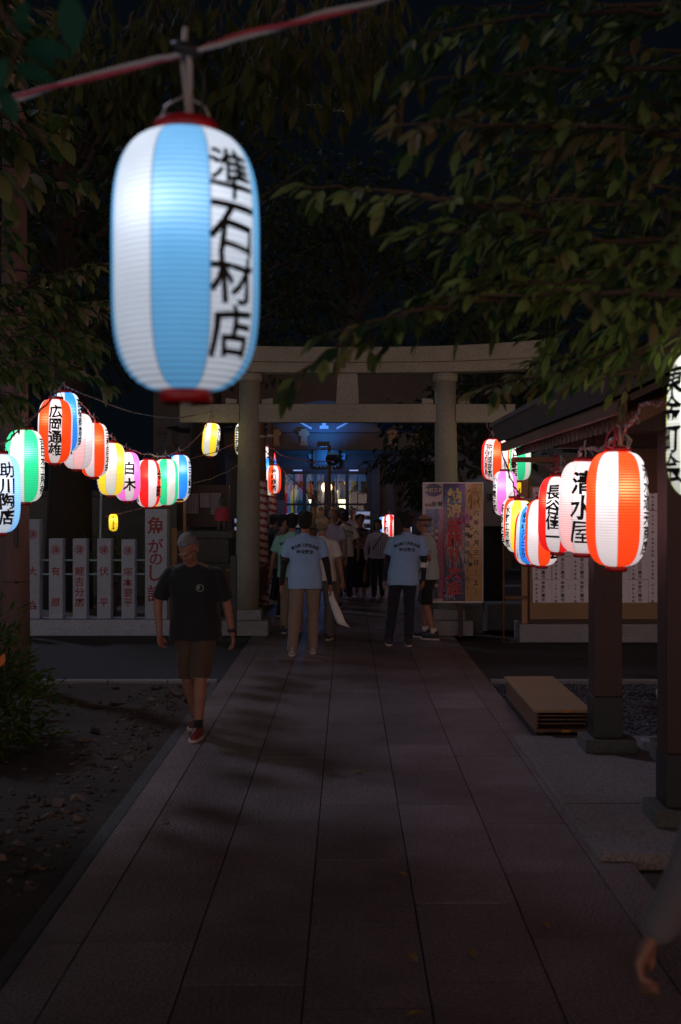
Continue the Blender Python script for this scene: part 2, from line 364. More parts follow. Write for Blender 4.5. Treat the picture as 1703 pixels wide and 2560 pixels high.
for sx in (-1, 1):
    m = MB(); prof = [(.165, .33), (.163, .9), (.158, 1.8), (.15, 2.7), (.144, 3.44)]
    m.lathe(prof, 40, (0, 0, 0)); me = m.mesh('pillar')
    for v in me.vertices: v.co.x += sx*(1.375-.012*v.co.z)
    link('pillar', me, M['granite'], T)
    m = MB(); m.lathe([(.15, 3.435), (.168, 3.44), (.172, 3.5), (.168, 3.548), (.15, 3.55)], 40, (sx*1.334, 0, 0)); m.build('pillar_collar', M['granite'], T)
    m = MB(); m.cbox((sx*1.375, 0, .27), (.42, .42, .14)); m.cbox((sx*1.375, 0, .10), (.62, .62, .20)); m.build('plinth', M['stone_grey'], T, bevel=.015)
    for dx in (-.245, .245):
        m = MB(); a = .13; X = sx*1.338+dx
        side_prism(m, [(X-.075, 3.128), (X+.075, 3.128), (X+.075, 3.19+(.02 if dx > 0 else .0)), (X-.075, 3.19+(.02 if dx < 0 else 0))], -.07, .07); m.build('wedge', M['granite'], T, bevel=.006)
m = MB(); m.box((-1.21, -.09, 2.88), (1.21, .09, 3.125)); m.box((-2.28, -.09, 2.88), (-1.47, .09, 3.125)); m.box((1.47, -.09, 2.88), (2.28, .09, 3.125)); m.build('tie_beam', M['granite'], T, bevel=.006)
m = MB(); side_prism(m, [(-.155, 3.128), (.155, 3.128), (.135, 3.55), (-.135, 3.55)], -.08, .08); m.build('centre_strut', M['granite'], T, bevel=.006)
m = MB(); m.box((-1.12, -.045, .05), (-1.04, .045, 1.1)); 
m2 = m.build('guard_post', M['metal_dark'], bevel=.004, label='low dark metal post standing in front of the left gate pillar', cat='post'); m2.location = (-.40, 14.55, 0)
# ---------------------------------------------------------------- lanterns
LCOL = dict(blue=(.13, .43, .80), dblue=(.02, .22, .85), lblue=(.22, .52, .95), green=(.02, .55, .22), orange=(.95, .052, .008), red=(.85, .012, .010), yellow=(.95, .62, .03), ygreen=(.72, .78, .25), pink=(.9, .16, .62), pale=(.85, .42, .42))
def paper_mat(name, c, S=1.0, white=False):
    m = bpy.data.materials.new(name); m.use_nodes = True; nt = m.node_tree; L = nt.links.new; b = nt.nodes['Principled BSDF']
    b.inputs['Roughness'].default_value = .6; b.inputs['Base Color'].default_value = tuple(x*.7 for x in c)+(1,)
    uv = N(nt, 'ShaderNodeUVMap', uv_map='UVMap'); s = N(nt, 'ShaderNodeSeparateXYZ'); L(uv.outputs[0], s.inputs[0])
    def mth(op, a, bb=None, cl=False):
        q = N(nt, 'ShaderNodeMath', operation=op); q.use_clamp = cl
        for i, v in enumerate((a, bb)):
            if v is None: continue
            if isinstance(v, (int, float)): q.inputs[i].default_value = v
            else: L(v, q.inputs[i])
        return q.outputs[0]
    at = N(nt, 'ShaderNodeAttribute', attribute_name='lamp')
    rib = mth('POWER', mth('ABSOLUTE', mth('COSINE', mth('MULTIPLY', s.outputs['Y'], pi*46))), 2)
    g = mth('ABSOLUTE', mth('SUBTRACT', mth('FRACT', mth('ADD', mth('MULTIPLY', s.outputs['X'], 8), .5)), .5))
    seam = mth('LESS_THAN', g, .022)
    nz = N(nt, 'ShaderNodeTexNoise'); nz.inputs['Scale'].default_value = 9; nz.inputs['Detail'].default_value = 4
    tcn = N(nt, 'ShaderNodeTexCoord'); L(tcn.outputs['Object'], nz.inputs['Vector'])
    dirt = mth('ADD', mth('MULTIPLY', nz.outputs['Fac'], .28), .86)
    lw = N(nt, 'ShaderNodeLayerWeight'); lw.inputs[0].default_value = .25
    edge = mth('SUBTRACT', 1, mth('MULTIPLY', mth('POWER', lw.outputs['Facing'], 3), .45))
    st = mth('MULTIPLY', at.outputs['Fac'], mth('SUBTRACT', 1, mth('MULTIPLY', rib, .5)))
    st = mth('MULTIPLY', st, mth('SUBTRACT', 1, mth('MULTIPLY', seam, .45)))
    st = mth('MULTIPLY', mth('MULTIPLY', st, dirt), edge)
    hot = mth('MULTIPLY', mth('SUBTRACT', st, .55 if name.endswith('_blue') else .95, True), .0 if white else .8 if name.endswith('_blue') else .42)
    mixc = N(nt, 'ShaderNodeMix', data_type='RGBA'); mixc.inputs['A'].default_value = tuple(c)+(1,)
    mixc.inputs['B'].default_value = (1, 1, 1, 1) if c[2] > .5 or c[1] > .5 else (1, .75, .35, 1)
    L(hot, mixc.inputs['Factor']); L(mixc.outputs['Result'], b.inputs['Emission Color'])
    L(mth('MULTIPLY', st, S), b.inputs['Emission Strength']); return m
PM = {k: paper_mat('lantern_paper_'+k, v, 2.8 if k != 'blue' else 2.1) for k, v in LCOL.items()}
WM = {}
def white_for(col):
    k = 'cool' if 'blue' in col else 'warm' if col in ('orange', 'red', 'pale', 'pink') else 'mid'
    if k not in WM: WM[k] = paper_mat('lantern_paper_white_'+k, {'cool': (.74, .84, 1.0), 'warm': (1.0, .86, .88), 'mid': (.95, .95, .86)}[k], 1.6, True)
    return WM[k]
HH, RR, RC = .255, .135, .054
def rcap(t): return .043+.011*t
def rprof(t):                                    # t 0..1 from bottom to top
    s = abs(2*t-1); rc = rcap(t); return rc+(RR-rc)*max(0, 1-s**4.2)**.52
def lantern(x, yc, Y, col, rot=0, texts=(), where='', scale=1.0, tilt=(0, 0), seg=40, rings=46, hang=.10, amp=0.0, lvl=1.0, ink='ink', allcol=False, group='paper lanterns strung along the shrine approach', tsize=.098, zs=1.0):
    loc = P(x, yc, Y); a = atan2(loc.x, loc.y)
    T = empty('paper_lantern', loc, -a, label=where, cat='paper lantern', group=group); T.scale = (scale,)*3
    T.rotation_euler = (tilt[0], tilt[1], -a)
    bulb = Vector((R.uniform(-.03, .03), -.055, .09))
    vs = []; fs = []; uvs = []; mi = []; lamp = []
    for i in range(rings+1):
        t = i/rings; t2 = .5-.5*cos(pi*t) if rings < 100 else t; t2 = .35*t2+.65*t
        r = rprof(t2); z = (2*t2-1)*HH
        if amp and 0 < i < rings: r += amp*(1 if i % 3 else -1)
        for k in range(seg+1):
            th = radians(rot)+2*pi*(k/seg)-radians(22.5); p = Vector((r*sin(th), -r*cos(th), z)); vs.append(p)
            d = bulb-p; nrm = Vector((-sin(th), cos(th), (z/HH)**5*-.8)).normalized()
            I = max(.12, d.normalized().dot(nrm))/max(d.length_squared, .004)*.0135
            lamp.append(lvl*min(2.3, .62+.24*(z/HH)+.33*I))
    for i in range(rings):
        for k in range(seg):
            q = (i*(seg+1)+k, i*(seg+1)+k+1, (i+1)*(seg+1)+k+1, (i+1)*(seg+1)+k); fs.append(q)
            uvs += [(k/seg, i/rings), ((k+1)/seg, i/rings), ((k+1)/seg, (i+1)/rings), (k/seg, (i+1)/rings)]
            mi.append(1 if allcol else int(k*8/seg) % 2)
    me = bpy.data.meshes.new('shade'); me.from_pydata(vs, [], fs); uvl = me.uv_layers.new(name='UVMap')
    uvl.data.foreach_set('uv', [c for u in uvs for c in u]); me.polygons.foreach_set('material_index', mi)
    me.polygons.foreach_set('use_smooth', [True]*len(fs)); at = me.attributes.new('lamp', 'FLOAT', 'POINT'); at.data.foreach_set('value', lamp)
    if zs != 1: me.transform(Matrix.Diagonal((1, 1, zs, 1)))
    sh = link('shade', me, [white_for(col), PM[col]], T)
    for i, (off, s) in enumerate(texts):          # lettering follows the paper
        n = len(s); pitch = min(.17 if n < 3 else .135 if n < 4 else .112, .40/n); size = min(.14 if n < 4 else tsize*1.1, pitch*1.06)
        V, F = col_text(s, size, pitch, .02 if zs == 1 else .010, sx=1.0, jit=.035); V = [(u+size*.07*noise.noise(Vector((u*22, v*22, i))), v+size*.07*noise.noise(Vector((u*22, v*22, i+9)))) for u, v in V]
        th0 = radians(rot+off)
        q = MB()
        for du, dv, dr in ((0, 0, 0), (.011, .006, .0004), (-.006, -.011, .0008)):      # a loaded brush: the stroke laid three times
            def f3(u, v):
                u += du*size; v += dv*size; t = min(.985, max(.015, (v/HH+1)/2)); r = rprof(t)+.0022+amp+dr; th = th0+u/RR
                return (r*sin(th), -r*cos(th), v*zs)
            q.add(*subdiv2d(V, F, .018, f3))
        q.build('lettering', M[ink], sh)
    for nm, z, sg in (('top_cap', HH*zs, 1), ('bottom_cap', -HH*zs, -1)):
        q = MB(); rc = rcap(1 if sg > 0 else 0)+.005
        q.lathe([(rc-.012, z-.004*sg), (rc, z-.006*sg), (rc+.001, z+.020*sg), (rc-.004, z+.024*sg), (rc-.010, z+.020*sg), (rc-.012, z+.002*sg)], 24, cap=True)
        cp = q.build(nm, M['cap'], T)
        if sg > 0:
            q = MB(); q.tube([(-rc+.008, 0, z+.018), (-rc*.6, 0, z+.055), (0, 0, z+.075), (rc*.6, 0, z+.055), (rc-.008, 0, z+.018)], .0025, 6); q.build('wire_handle', M['metal'], T)
            q = MB(); q.tube([(0, 0, z-.02), (.004, .004, z+.05), (-.006, 0, z+hang*.7), (0, 0, z+hang/scale)], .006, 6); q.build('hanging_cord', M['cable_w' if R.random() < .5 else 'cable_k'], T)
        else:
            q = MB(); q.lathe([(.0, z-.028), (.011, z-.026), (.011, z-.010), (.0, z-.008)], 10, cap=False); q.build('latch_knob', M['white'], T)
    return T, loc+Vector((0, 0, HH*scale+hang))
WH = 'paper lantern'
L0, h0 = lantern(428, 606, 2.08, 'blue', 41, ((-3, '準石材店'),), 'very large blue and white lantern hanging alone at the front of the picture', seg=64, rings=138, amp=.0007, hang=.20, tsize=.112, lvl=.72, zs=.93)
left = []
for a in [
 (-2, 1136, 7.3, 'lblue', 22, ((0, '助川陶店'),), 'light blue and white lantern cut off by the left edge of the picture', 1, (0, 0)),
 (57, 1073, 7.95, 'green', 66, ((0, '吉田木工所有'),), 'green and white lantern hanging in front of the thick pole at left', 1, (0, 0)),
 (127, 993, 9.0, 'orange', 0, ((0, '広岡通雄'),), 'orange and white lantern with four large characters facing the camera, left string', 1, (0, .02)),
 (151, 972, 9.75, 'dblue', 68, ((0, '高橋商店会'),), 'deep blue lantern highest on the left string, just behind the orange one', 1, (0, -.03)),
 (179, 1016, 10.3, 'pale', -38, (), 'pale pink and white lantern without visible writing, third behind the highest blue one', 1, (0, .03)),
 (217, 1036, 10.7, 'orange', 68, ((0, '三和自治会'),), 'orange and white lantern between the pale pink and the broad yellow one, left string', 1, (0, 0)),
 (256, 1080, 11.0, 'yellow', -90, ((0, '東金町会'),), 'broad yellow and white lantern on the left string over the stone posts', 1, (0, .02)),
 (293, 1097, 11.8, 'pink', 10, ((0, '白木'),), 'pink and white lantern with two large characters, left string', 1, (0, -.02)),
 (341, 1113, 12.2, 'red', -66, ((0, '会田青果店'), (135, '金町'),), 'red and white lantern with a bright spot, lowest on the left string', 1, (0, 0)),
 (359, 1114, 12.8, 'yellow', -42, ((0, '青木酒店'),), 'yellow and white lantern mostly hidden between the red and the green one', 1, (0, .05)),
 (382, 1110, 12.5, 'green', -62, ((0, '野口工務店'),), 'green and white lantern next to the lowest red one, left string', 1, (0, 0)),
 (413, 1098, 13.1, 'dblue', 66, ((0, '水田自動車'),), 'deep blue and white lantern at the right end of the left string', 1, (0, 0)),
 (411, 1108, 14.1, 'yellow', -20, ((0, '松永'),), 'yellow lantern peeping out under the blue one at the end of the left string', 1, (0, 0)),
]:
    o, h = lantern(a[0], a[1], a[2], a[3], a[4], a[5], a[6], a[7], a[8], lvl=R.uniform(.92, 1.12)); left.append(h)
_, hy = lantern(486, 1012, 15.0, 'yellow', 62, ((0, '大川建設'),), 'yellow and white lantern hanging alone from the left end of the tie beam', .86, (0, .09), hang=.1)
_, hz = lantern(561, 1012, 16.4, 'yellow', -52, ((0, '原田工業'),), 'yellow lantern showing only a sliver left of the left gate pillar', .95)
back = []
for a in [(608, 1056, 21.9, 'pink', 30, (), 'pink and white lantern right behind the left gate pillar', 1), (620, 1068, 22.6, 'red', 30, (), 'red lantern second behind the left gate pillar', 1),
          (621, 1085, 21.3, 'dblue', -70, ((0, '水木会'),), 'small blue lantern third behind the left gate pillar', 1), (624, 1100, 22.0, 'pink', -20, (), 'pink lantern low behind the left gate pillar, above a yellow one', .95),
          (624, 1112, 21.0, 'yellow', -20, ((0, '町会有志'),), 'yellow lantern low beside the striped poles', .9), (630, 1104, 20.4, 'orange', 20, ((-20, '金町商店'),), 'orange and white lantern rightmost beside the second striped pole', 1)]:
    o, h = lantern(*a[:7], a[7], seg=24, rings=24, group='lanterns beside the striped poles'); back.append(h)
lantern(261, 1203, 18.5, 'yellow', 0, ((0, '朝日信用金庫'),), 'tiny yellow lantern hanging low on a thin cord above the stone posts', .55, seg=24, rings=24, allcol=True, group=None)
right = []
for a in [
 (1628, 978, 3.85, 'ygreen', -55, ((-4, '東金町会'),), 'yellow-green and white lantern cut off by the right edge of the picture', 1, (0, .02), 1.0),
 (1420, 1172, 5.0, 'orange', 70, ((0, '清水道夫商店'),), 'biggest orange and white lantern of the right string, nearest the camera there', 1, (0, .01), 1.1),
 (1343, 1168, 6.25, 'pale', -3, ((0, '清水屋'),), 'pale pink lantern with large characters, second of the right string', 1, (0, .03), 1.05),
 (1285, 1184, 7.6, 'red', -15, ((0, '長谷佳一'),), 'red and white lantern with four large characters, third of the right string', 1, (0, .02), 1.0),
 (1249, 1226, 8.7, 'orange', 55, ((0, '大島会'),), 'bright orange and white lantern below and behind the red one with large characters', 1, (0, .03), 1.1),
 (1226, 1232, 9.9, 'dblue', 10, ((-45, '東金町クリニック'),), 'blue lantern of which a slim curved stripe shows beside the bright orange one', 1, (0, .04), 1.0),
 (1217, 1237, 10.6, 'red', -38, ((0, '金町内科医院'),), 'red-rimmed lantern with a white written panel, lowest of the right string', 1, (0, .04), 1.0),
 (1195, 1212, 11.0, 'yellow', -60, ((0, '水野工務店'),), 'yellow and white lantern with a bright centre, right string', 1, (0, .02), 1.1),
 (1184, 1204, 11.6, 'orange', -75, ((0, '斉藤米店'),), 'orange and white lantern half hidden behind the bright yellow one, right string', 1, (0, 0), 1.0),
 (1162, 1136, 12.9, 'pink', -62, ((0, '小林電気店'),), 'bright pink and white lantern in front of the grey tent cloth, right string', 1, (0, 0), 1.0),
 (1133, 1058, 14.2, 'red', -28, ((0, 'てらだ薬局'),), 'red and white lantern at the far upper end of the right string', 1, (0, .02), 1.0),
 (1146, 1060, 13.7, 'orange', -48, ((0, '中村理容店'),), 'orange and white lantern directly under the tip of the dark eave', 1, (0, .02), 1.1),
 (1177, 1076, 14.8, 'yellow', 40, ((0, '加藤豆腐'),), 'yellow written lantern behind the eave tip, above the bright pink one', .9, (0, 0), .9),
 (1198, 1060, 14.4, 'green', -40, ((0, '川上書店'),), 'green and white lantern showing below the dark eave', 1, (0, 0), .95),
 (1190, 1094, 15.2, 'yellow', -30, (), 'plain yellow lantern below the green one under the dark eave', 1, (0, 0), .9),
]:
    o, h = lantern(a[0], a[1], a[2], a[3], a[4], a[5], a[6], a[7], a[8], lvl=a[9], hang=.12); right.append(h)
far = []
for a in [(884, 1214, 24.5, 'dblue', 0, (), 'blue lantern at the left end of the far row under the tent'), (897, 1210, 24.0, 'red', -20, ((-25, '大和'),), 'red and white lantern in the far row under the tent, higher than its neighbours'),
          (895, 1224, 25, 'yellow', 10, (), 'small yellow lantern low in the far row under the tent'), (910, 1228, 24.2, 'green', 60, (), 'green lantern low in the far row under the tent'),
          (917, 1216, 23.6, 'red', 20, (), 'red and white striped lantern in the middle of the far row under the tent'), (934, 1222, 24.4, 'lblue', 30, ((-30, '青年'),), 'light blue lantern at the right end of the far row under the tent'),
          (929, 1214, 25.2, 'orange', 20, (), 'orange lantern at the back of the far row under the tent')]:
    o, h = lantern(*a[:7], .92, seg=24, rings=24, group='far lanterns under the tent', hang=.08, lvl=1.05); far.append(h)
# ---------------------------------------------------------------- cables
def sag(pts, n=10, s=.05, j=.006):
    out = []
    for a, b in zip(pts, pts[1:]):
        a = Vector(a); b = Vector(b)
        for i in range(n):
            t = i/n; p = a.lerp(b, t); p.z -= s*4*t*(1-t)*(b-a).length; p += Vector((R.uniform(-j, j), R.uniform(-j, j), R.uniform(-j, j))); out.append(p)
    out.append(Vector(pts[-1])); return out
def resamp(pts, step):
    out = [pts[0]]
    for a, b in zip(pts, pts[1:]):
        k = max(1, int((b-a).length/step))
        out += [a.lerp(b, (i+1)/k) for i in range(k)]
    return out
def twisted(pts, mats, label, r=.004, tw=.006, pitch=.09, step=.02, name='cable', cat='cable', n=6, group=None):
    pts = resamp(pts, step); T = empty(name, pts[0], label=label, cat=cat, group=group); d = 0; H = [[], []]
    for i, p in enumerate(pts):
        if i: d += (p-pts[i-1]).length
        t = (pts[min(i+1, len(pts)-1)]-pts[max(0, i-1)]).normalized(); u = t.cross(Vector((0, 0, 1))).normalized(); w = t.cross(u)
        for k in range(2):
            a = d/pitch*2*pi+k*pi+.6*sin(d*9); H[k].append(p-pts[0]+(u*cos(a)+w*sin(a))*tw)
    for k in range(2):
        q = MB(); q.tube(H[k], r, n); q.build('strand', mats[k], T)
    return T
pts = [P(-60, 262, 2.2), P(35, 225, 2.15), P(180, 183, 2.1), P(330, 146, 2.07), P(432, 122, 2.05), P(560, 82, 2.03), P(700, 45, 2.0), P(860, 6, 1.97), P(1000, -60, 1.9)]
twisted(sag(pts, 5, .005, .0012), (M['cable_w'], M['cable_r']), 'thick twisted red and white cord rising across the top of the picture', .0042, .0034, .42, .012, n=10)
m = MB(); c = P(432, 118, 2.05); base = P(440, 262, 2.08)
m.tube([c+Vector((0, 0, .01)), c+Vector((.004, 0, -.03)), base+Vector((-.002, 0, .04)), base+Vector((0, 0, -.015))], .0055, 8); T = empty('drop_cord', c, label='short pinkish flex dropping from the twisted cord to the very large lantern', cat='cord')
q = m.build('flex', M['cable_w'], T); q.matrix_parent_inverse = Matrix.Translation(-c)
m = MB(); m.tube([(-.03, 0, .013), (-.012, 0, .006), (.012, 0, .0), (.03, 0, .006)], [.006, .014, .014, .006], 10); m.tube([(.012, 0, 0), (.03, .01, -.05), (.022, .02, -.11), (.03, .02, -.16)], .003, 6); m.build('tape_binding', M['cable_k'], T)
wr = (M['cable_r'], M['cable_w']); wk = (M['cable_w'], M['cable_k'])
lp = sorted(left, key=lambda v: v.y)
chain = [P(-40, 1030, 6.9), P(0, 1024, 7.3)+Vector((0, 0, 0)), P(60, 975, 7.95), P(128, 900, 9.0), P(146, 884, 9.6), P(190, 930, 10.2), P(238, 985, 10.8), P(290, 1030, 11.8), P(345, 1046, 12.4), P(385, 1050, 13.0), P(412, 1036, 13.2), P(440, 1020, 13.9), P(470, 985, 14.8), P(489, 950, 15.18)]
twisted(sag(chain, 6, .02, .012), wr, 'knotted pink and white cable carrying the left row of lanterns', .005, .006, .09, .03)
ch = [P(1640, 880, 3.9), P(1476, 935, 4.6), P(1425, 1000, 5.0), P(1340, 1030, 6.2), P(1288, 1072, 7.5), P(1250, 1132, 8.7), P(1222, 1150, 10.2), P(1192, 1132, 11.2), P(1166, 1068, 12.9), P(1150, 1004, 13.6), P(1120, 975, 15.2)]
twisted(sag(ch, 6, .03, .015), wr, 'knotted red and white cable carrying the right row of lanterns', .005, .007, .07, .03)
for i, (a, b, n_) in enumerate([((148, 884, 9.5), (488, 946, 15.2), 'thin cable from the highest blue lantern to the gate beam'), ((300, 1060, 12), (548, 1016, 15.4), 'thin reddish cable running behind the lone yellow lantern to the gate pillar'),
        ((408, 1112, 13), (552, 1068, 15.5), 'faint thin cord reaching the gate pillar above the notice sheets'), ((238, 1188, 18.6), (345, 1162, 18.2), 'thin cord holding the tiny yellow lantern')]):
    twisted(sag([P(*a), P(*b)], 14, .03, .01), wk if i in (0, 2) else wr, n_, .004, .005, .1, .05)
    if False: pass
for (a, b, n_) in [((598, 1018, 19.5), (770, 1060, 26), 'upper red cable stretched from the striped poles to the centre pole'), ((598, 1022, 19.4), (800, 1190, 26.5), 'lower red cable with knots sinking from the striped poles towards the shrine doors')]:
    twisted(sag([P(*a), P(*b)], 14, .025, .02), wr, n_, .007, .009, .2, .06)
twisted(sag([P(560, 205, 40), P(830, 262, 44)], 12, .01, 0), (M['cable_w'], M['cable_w']), 'pair of faint overhead wires in the dark sky', .006, .10, 90, 1)
# loops of flex tied above the near right lanterns
for (x, y, Y, w) in [(1418, 1008, 4.95, 'biggest orange lantern'), (1288, 1065, 7.5, 'red lantern with four large characters'), (1148, 875, 9.5, 'orange and blue pair at the left')][:2]:
    T = empty('cable_knot', P(x, y, Y), label='tangle of red and white flex tied above the '+w, cat='cable knot', group='tied loops of flex')
    for k in range(4):
        q = MB(); a0 = R.uniform(-.06, .06); q.tube([(a0*.2, 0, .05), (a0-.02, .01, .015), (a0-.035, 0, -.03), (a0, 0, -.045), (a0+.012, 0, -.01), (a0*.3, 0, .05), (a0*.5, 0, -.06)], .004, 6); q.build('flex_loop', M[('cable_r', 'cable_w')[k % 2]], T)
# ---------------------------------------------------------------- stone fence, left
YF = 15.2
F = empty('stone_fence', (-3.2, YF, 0), label='pale granite fence of upright posts with red lettering on a long base', cat='fence')
def fp(mb, name, mt, par=F, **k):
    o = mb.build(name, mt, par, **k); o.matrix_parent_inverse = Matrix.Translation(-Vector(par.location)); return o
m = MB(); m.box((-6.6, 15.02, 0), (-1.72, 15.42, .215)); fp(m, 'base', M['fence'], bevel=.012)
def fx(x): return (x-CX)*15.15/FV
def circle_mark(q, cx, cz, y):
    vs = []; n = 28; r1, r2 = .062, .052
    for r in (r1, r2):
        vs += [(cx+r*cos(2*pi*k/n), y, cz+r*sin(2*pi*k/n)) for k in range(n)]
    q.add(vs, [(k, (k+1) % n, n+(k+1) % n, n+k) for k in range(n)])
    V, F_ = row_text('講', .085, .1, .015); plane_text(q, V, F_, (cx, y, cz))
posts = [(-17, 11, 1.30, [('店', .50), ('商', .68)], 1), (60, 92, 1.56, [('大', .86), ('会', .40)], 0), (113, 145, 1.30, [('有', .86), ('原', .44)], 1), (168, 200, 1.30, [('鯉', .86), ('吉', .72), ('分', .58), ('店', .44)], 1),
         (224, 256, 1.30, [('伏', .86), ('平', .44)], 1), (280, 311, 1.29, [('塚', .85), ('本', .71), ('要', .57), ('平', .44)], 1)]
for x0, x1, zt, chars, mk in posts:
    a, b = fx(x0), fx(x1); m = MB(); m.box((a, 15.13, .216), (b, 15.13+(b-a)*.9, zt)); po = fp(m, 'post', M['fence'], bevel=.012)
    q = MB(); c = (a+b)/2; y = 15.1285
    if mk: circle_mark(q, c, zt-.15, y)
    elif zt > 1.4: circle_mark(q, c, zt-.2, y)
    for ch, z in chars:
        V, F_ = row_text(ch, .128, .1, .018); plane_text(q, V, F_, (c, y, z))
    q.build('inscription', M['redpaint'], po)
a, b = fx(335), fx(386); m = MB(); m.box((a, 15.10, .216), (b, 15.10+(b-a)*.85, 1.70)); po = fp(m, 'main_post', M['fence'], bevel=.014)
q = MB(); c = (a+b)/2
for ch, z, s in [('魚', 1.48, .24), ('が', 1.20, .21), ('の', 1.03, .2), ('し', .84, .25), ('講', .56, .24)]:
    V, F_ = row_text(ch, s, .1, .02); plane_text(q, V, F_, (c, 15.0985, z))
q.build('inscription', M['redpaint'], po)
xs = [(-17, 11), (60, 92), (113, 145), (168, 200), (224, 256), (280, 311), (335, 386)]
for (p, q_) in zip(xs, xs[1:]):
    for z in (1.005, .815):
        m = MB(); m.tube([(fx(p[1]), 15.21, z), (fx(q_[0]), 15.21, z)], .013, 8); fp(m, 'rail', M['pipe'])
m = MB(); m.tube([(0, 0, .55), (.02, .05, 1.9)], .016, 8); m.tube([(.02, .05, 1.85), (.02, .05, 1.93)], .02, 8, cap=True)
m.build('steel_pipe', M['pipe'], label='thin pale pipe leaning upright behind the stone fence between two posts', cat='pipe').location = (fx(213), 15.55, 0)
m = MB(); m.box((-.04, -.03, 0), (.035, .03, 1.42)); m.box((-.04, -.028, 1.42), (.03, .028, 1.44)); m.build('wooden_stake', M['wood_light'], bevel=.004, label='short thick yellowish timber stake right of the tallest fence post', cat='stake', group='timber stakes behind the fence').location = (fx(394), 15.45, 0)
m = MB(); m.box((-.022, -.02, 0), (.022, .02, 2.0)); m.build('wooden_stake', M['wood_light'], bevel=.003, label='tall slim timber stake reaching up to the blue lantern behind the tallest fence post', cat='stake', group='timber stakes behind the fence').location = (fx(407), 15.9, 0)
# ---------------------------------------------------------------- utility pole left
U = empty('utility_pole', (-3.27, 11.0, 0), label='thick pinkish concrete utility pole rising at the left edge', cat='utility pole')
m = MB(); prof = [(.152-.0075*z, z) for z in (-.05, 1, 2, 3, 4, 5, 6, 7, 9)]; m.lathe(prof, 28); m.build('pole', M['utility'], U)
for z, w in ((1.02, .003), (4.05, .008), (2.62, .005)):
    m = MB(); r = .154-.0075*z; m.lathe([(r, z-w), (r+.004, z-w), (r+.004, z+w), (r, z+w)], 28, cap=False); m.ell((.06, -r-.002, z), (.014, .01, .014), n=8, k=6); m.build('metal_band', M['metal_dark'], U)
m = MB(); r = .14
m.box((.05, -.165, 1.35), (.075, -.14, 3.1)); m.build('cable_cover', M['metal_dark'], U)
# ---------------------------------------------------------------- water pavilion right
PV = empty('wash_pavilion', (1.82, 7.1, 0), label='open timber water pavilion with dark tiled eave and white-tipped rafters at right', cat='pavilion')
def pv(mb, name, mt, **k): o = mb.build(name, mt, PV, **k); o.matrix_parent_inverse = Matrix.Translation(-Vector(PV.location)); return o
for (x, y) in ((1.84, 6.2), (1.84, 8.0), (4.1, 6.2), (4.1, 8.0)):
    m = MB(); q = [(-.105, -.105, 0), (.105, .105, 2.35)]; m.box((x-.1, y-.1, .42), (x+.1, y+.1, 2.32)); pst = pv(m, 'post', M['wood_dark'], bevel=.01)
    m = MB(); m.box((x-.106, y-.106, .13), (x+.106, y+.106, .42)); pv(m, 'post_shoe', M['metal_dark'], bevel=.008)
    m = MB(); m.box((x-.17, y-.15, .036), (x+.19, y+.15, .13)); pv(m, 'post_base', M['stone_dark'], bevel=.01)
for a, b in (((1.76, 5.3, 2.32), (1.92, 8.9, 2.50)), ((4.02, 5.3, 2.32), (4.18, 8.9, 2.50)), ((1.5, 6.12, 2.18), (4.4, 6.28, 2.315)), ((1.5, 7.92, 2.18), (4.4, 8.08, 2.315))):
    m = MB(); m.box(a, b); pv(m, 'beam', M['wood_dark'], bevel=.008)
def slope(mb, x0, z0, x1, z1, y0, y1, th, mi=0):
    n = Vector((-(z1-z0), 0, x1-x0)).normalized()*th
    vs = [(x0, y0, z0), (x1, y0, z1), (x1, y1, z1), (x0, y1, z0)]; vs += [(v[0]+n.x, v[1], v[2]+n.z) for v in vs]
    mb.add(vs, [(3,2,1,0),(4,5,6,7),(0,1,5,4),(1,2,6,5),(2,3,7,6),(3,0,4,7)], mi)
m = MB(); slope(m, 1.20, 2.27, 2.97, 3.10, 5.0, 8.9, .13); 
n = 20
for i in range(n):
    t0 = i/n; x0 = 1.19+1.77*t0; z0 = 2.27+.83*t0; nn = Vector((-.424, 0, .905)); 
    slope(m, x0+nn.x*.13, z0+nn.z*.13, x0+.105+nn.x*.13, z0+.035+nn.z*.13, 4.98, 8.92, .03)
pv(m, 'tiled_roof', M['roof'])
m = MB(); slope(m, 2.97, 3.10, 4.8, 2.27, 5.0, 8.9, .13); pv(m, 'tiled_roof', M['roof'])
m = MB(); m.tube([(2.97, 4.95, 3.27), (2.97, 8.95, 3.27)], .11, 12); pv(m, 'roof_ridge', M['roof'])
m = MB(); slope(m, 1.28, 2.255, 2.97, 3.05, 5.05, 8.85, .03); pv(m, 'soffit', M['wood_dark'])
m = MB(); m.box((1.215, 5.02, 2.20), (1.255, 8.88, 2.262)); pv(m, 'eave_board', M['wood_brown'], bevel=.004)
m = MB(); y = 5.1
k = 0
while y < 8.85:
    m = MB(); slope(m, 1.33, 2.16, 2.9, 2.90, y, y+.045, .055); r_ = pv(m, 'rafter', M['wood_brown'])
    q = MB(); q.box((1.322, y-.001, 2.155), (1.332, y+.046, 2.222)); q.build('rafter_end', M['tent'], r_).matrix_parent_inverse = Matrix()
    y += .125
for (x0, x1, z0, z1, y) in ((1.9, 3.4, 1.86, 2.17, 7.9), (2.0, 3.9, 1.55, 1.80, 8.1)):
    m = MB(); m.box((x0, y-.02, z0), (x1, y+.01, z1)); 
    if y < 8: pb = pv(m, 'name_board', M['wood_brown']); q = MB(); V, F_ = row_text('手水舎', .2, .3, .02); plane_text(q, V, F_, (2.6, 7.877, 2.0)); q.build('lettering', M['wood_light'], pb).matrix_parent_inverse = Matrix()
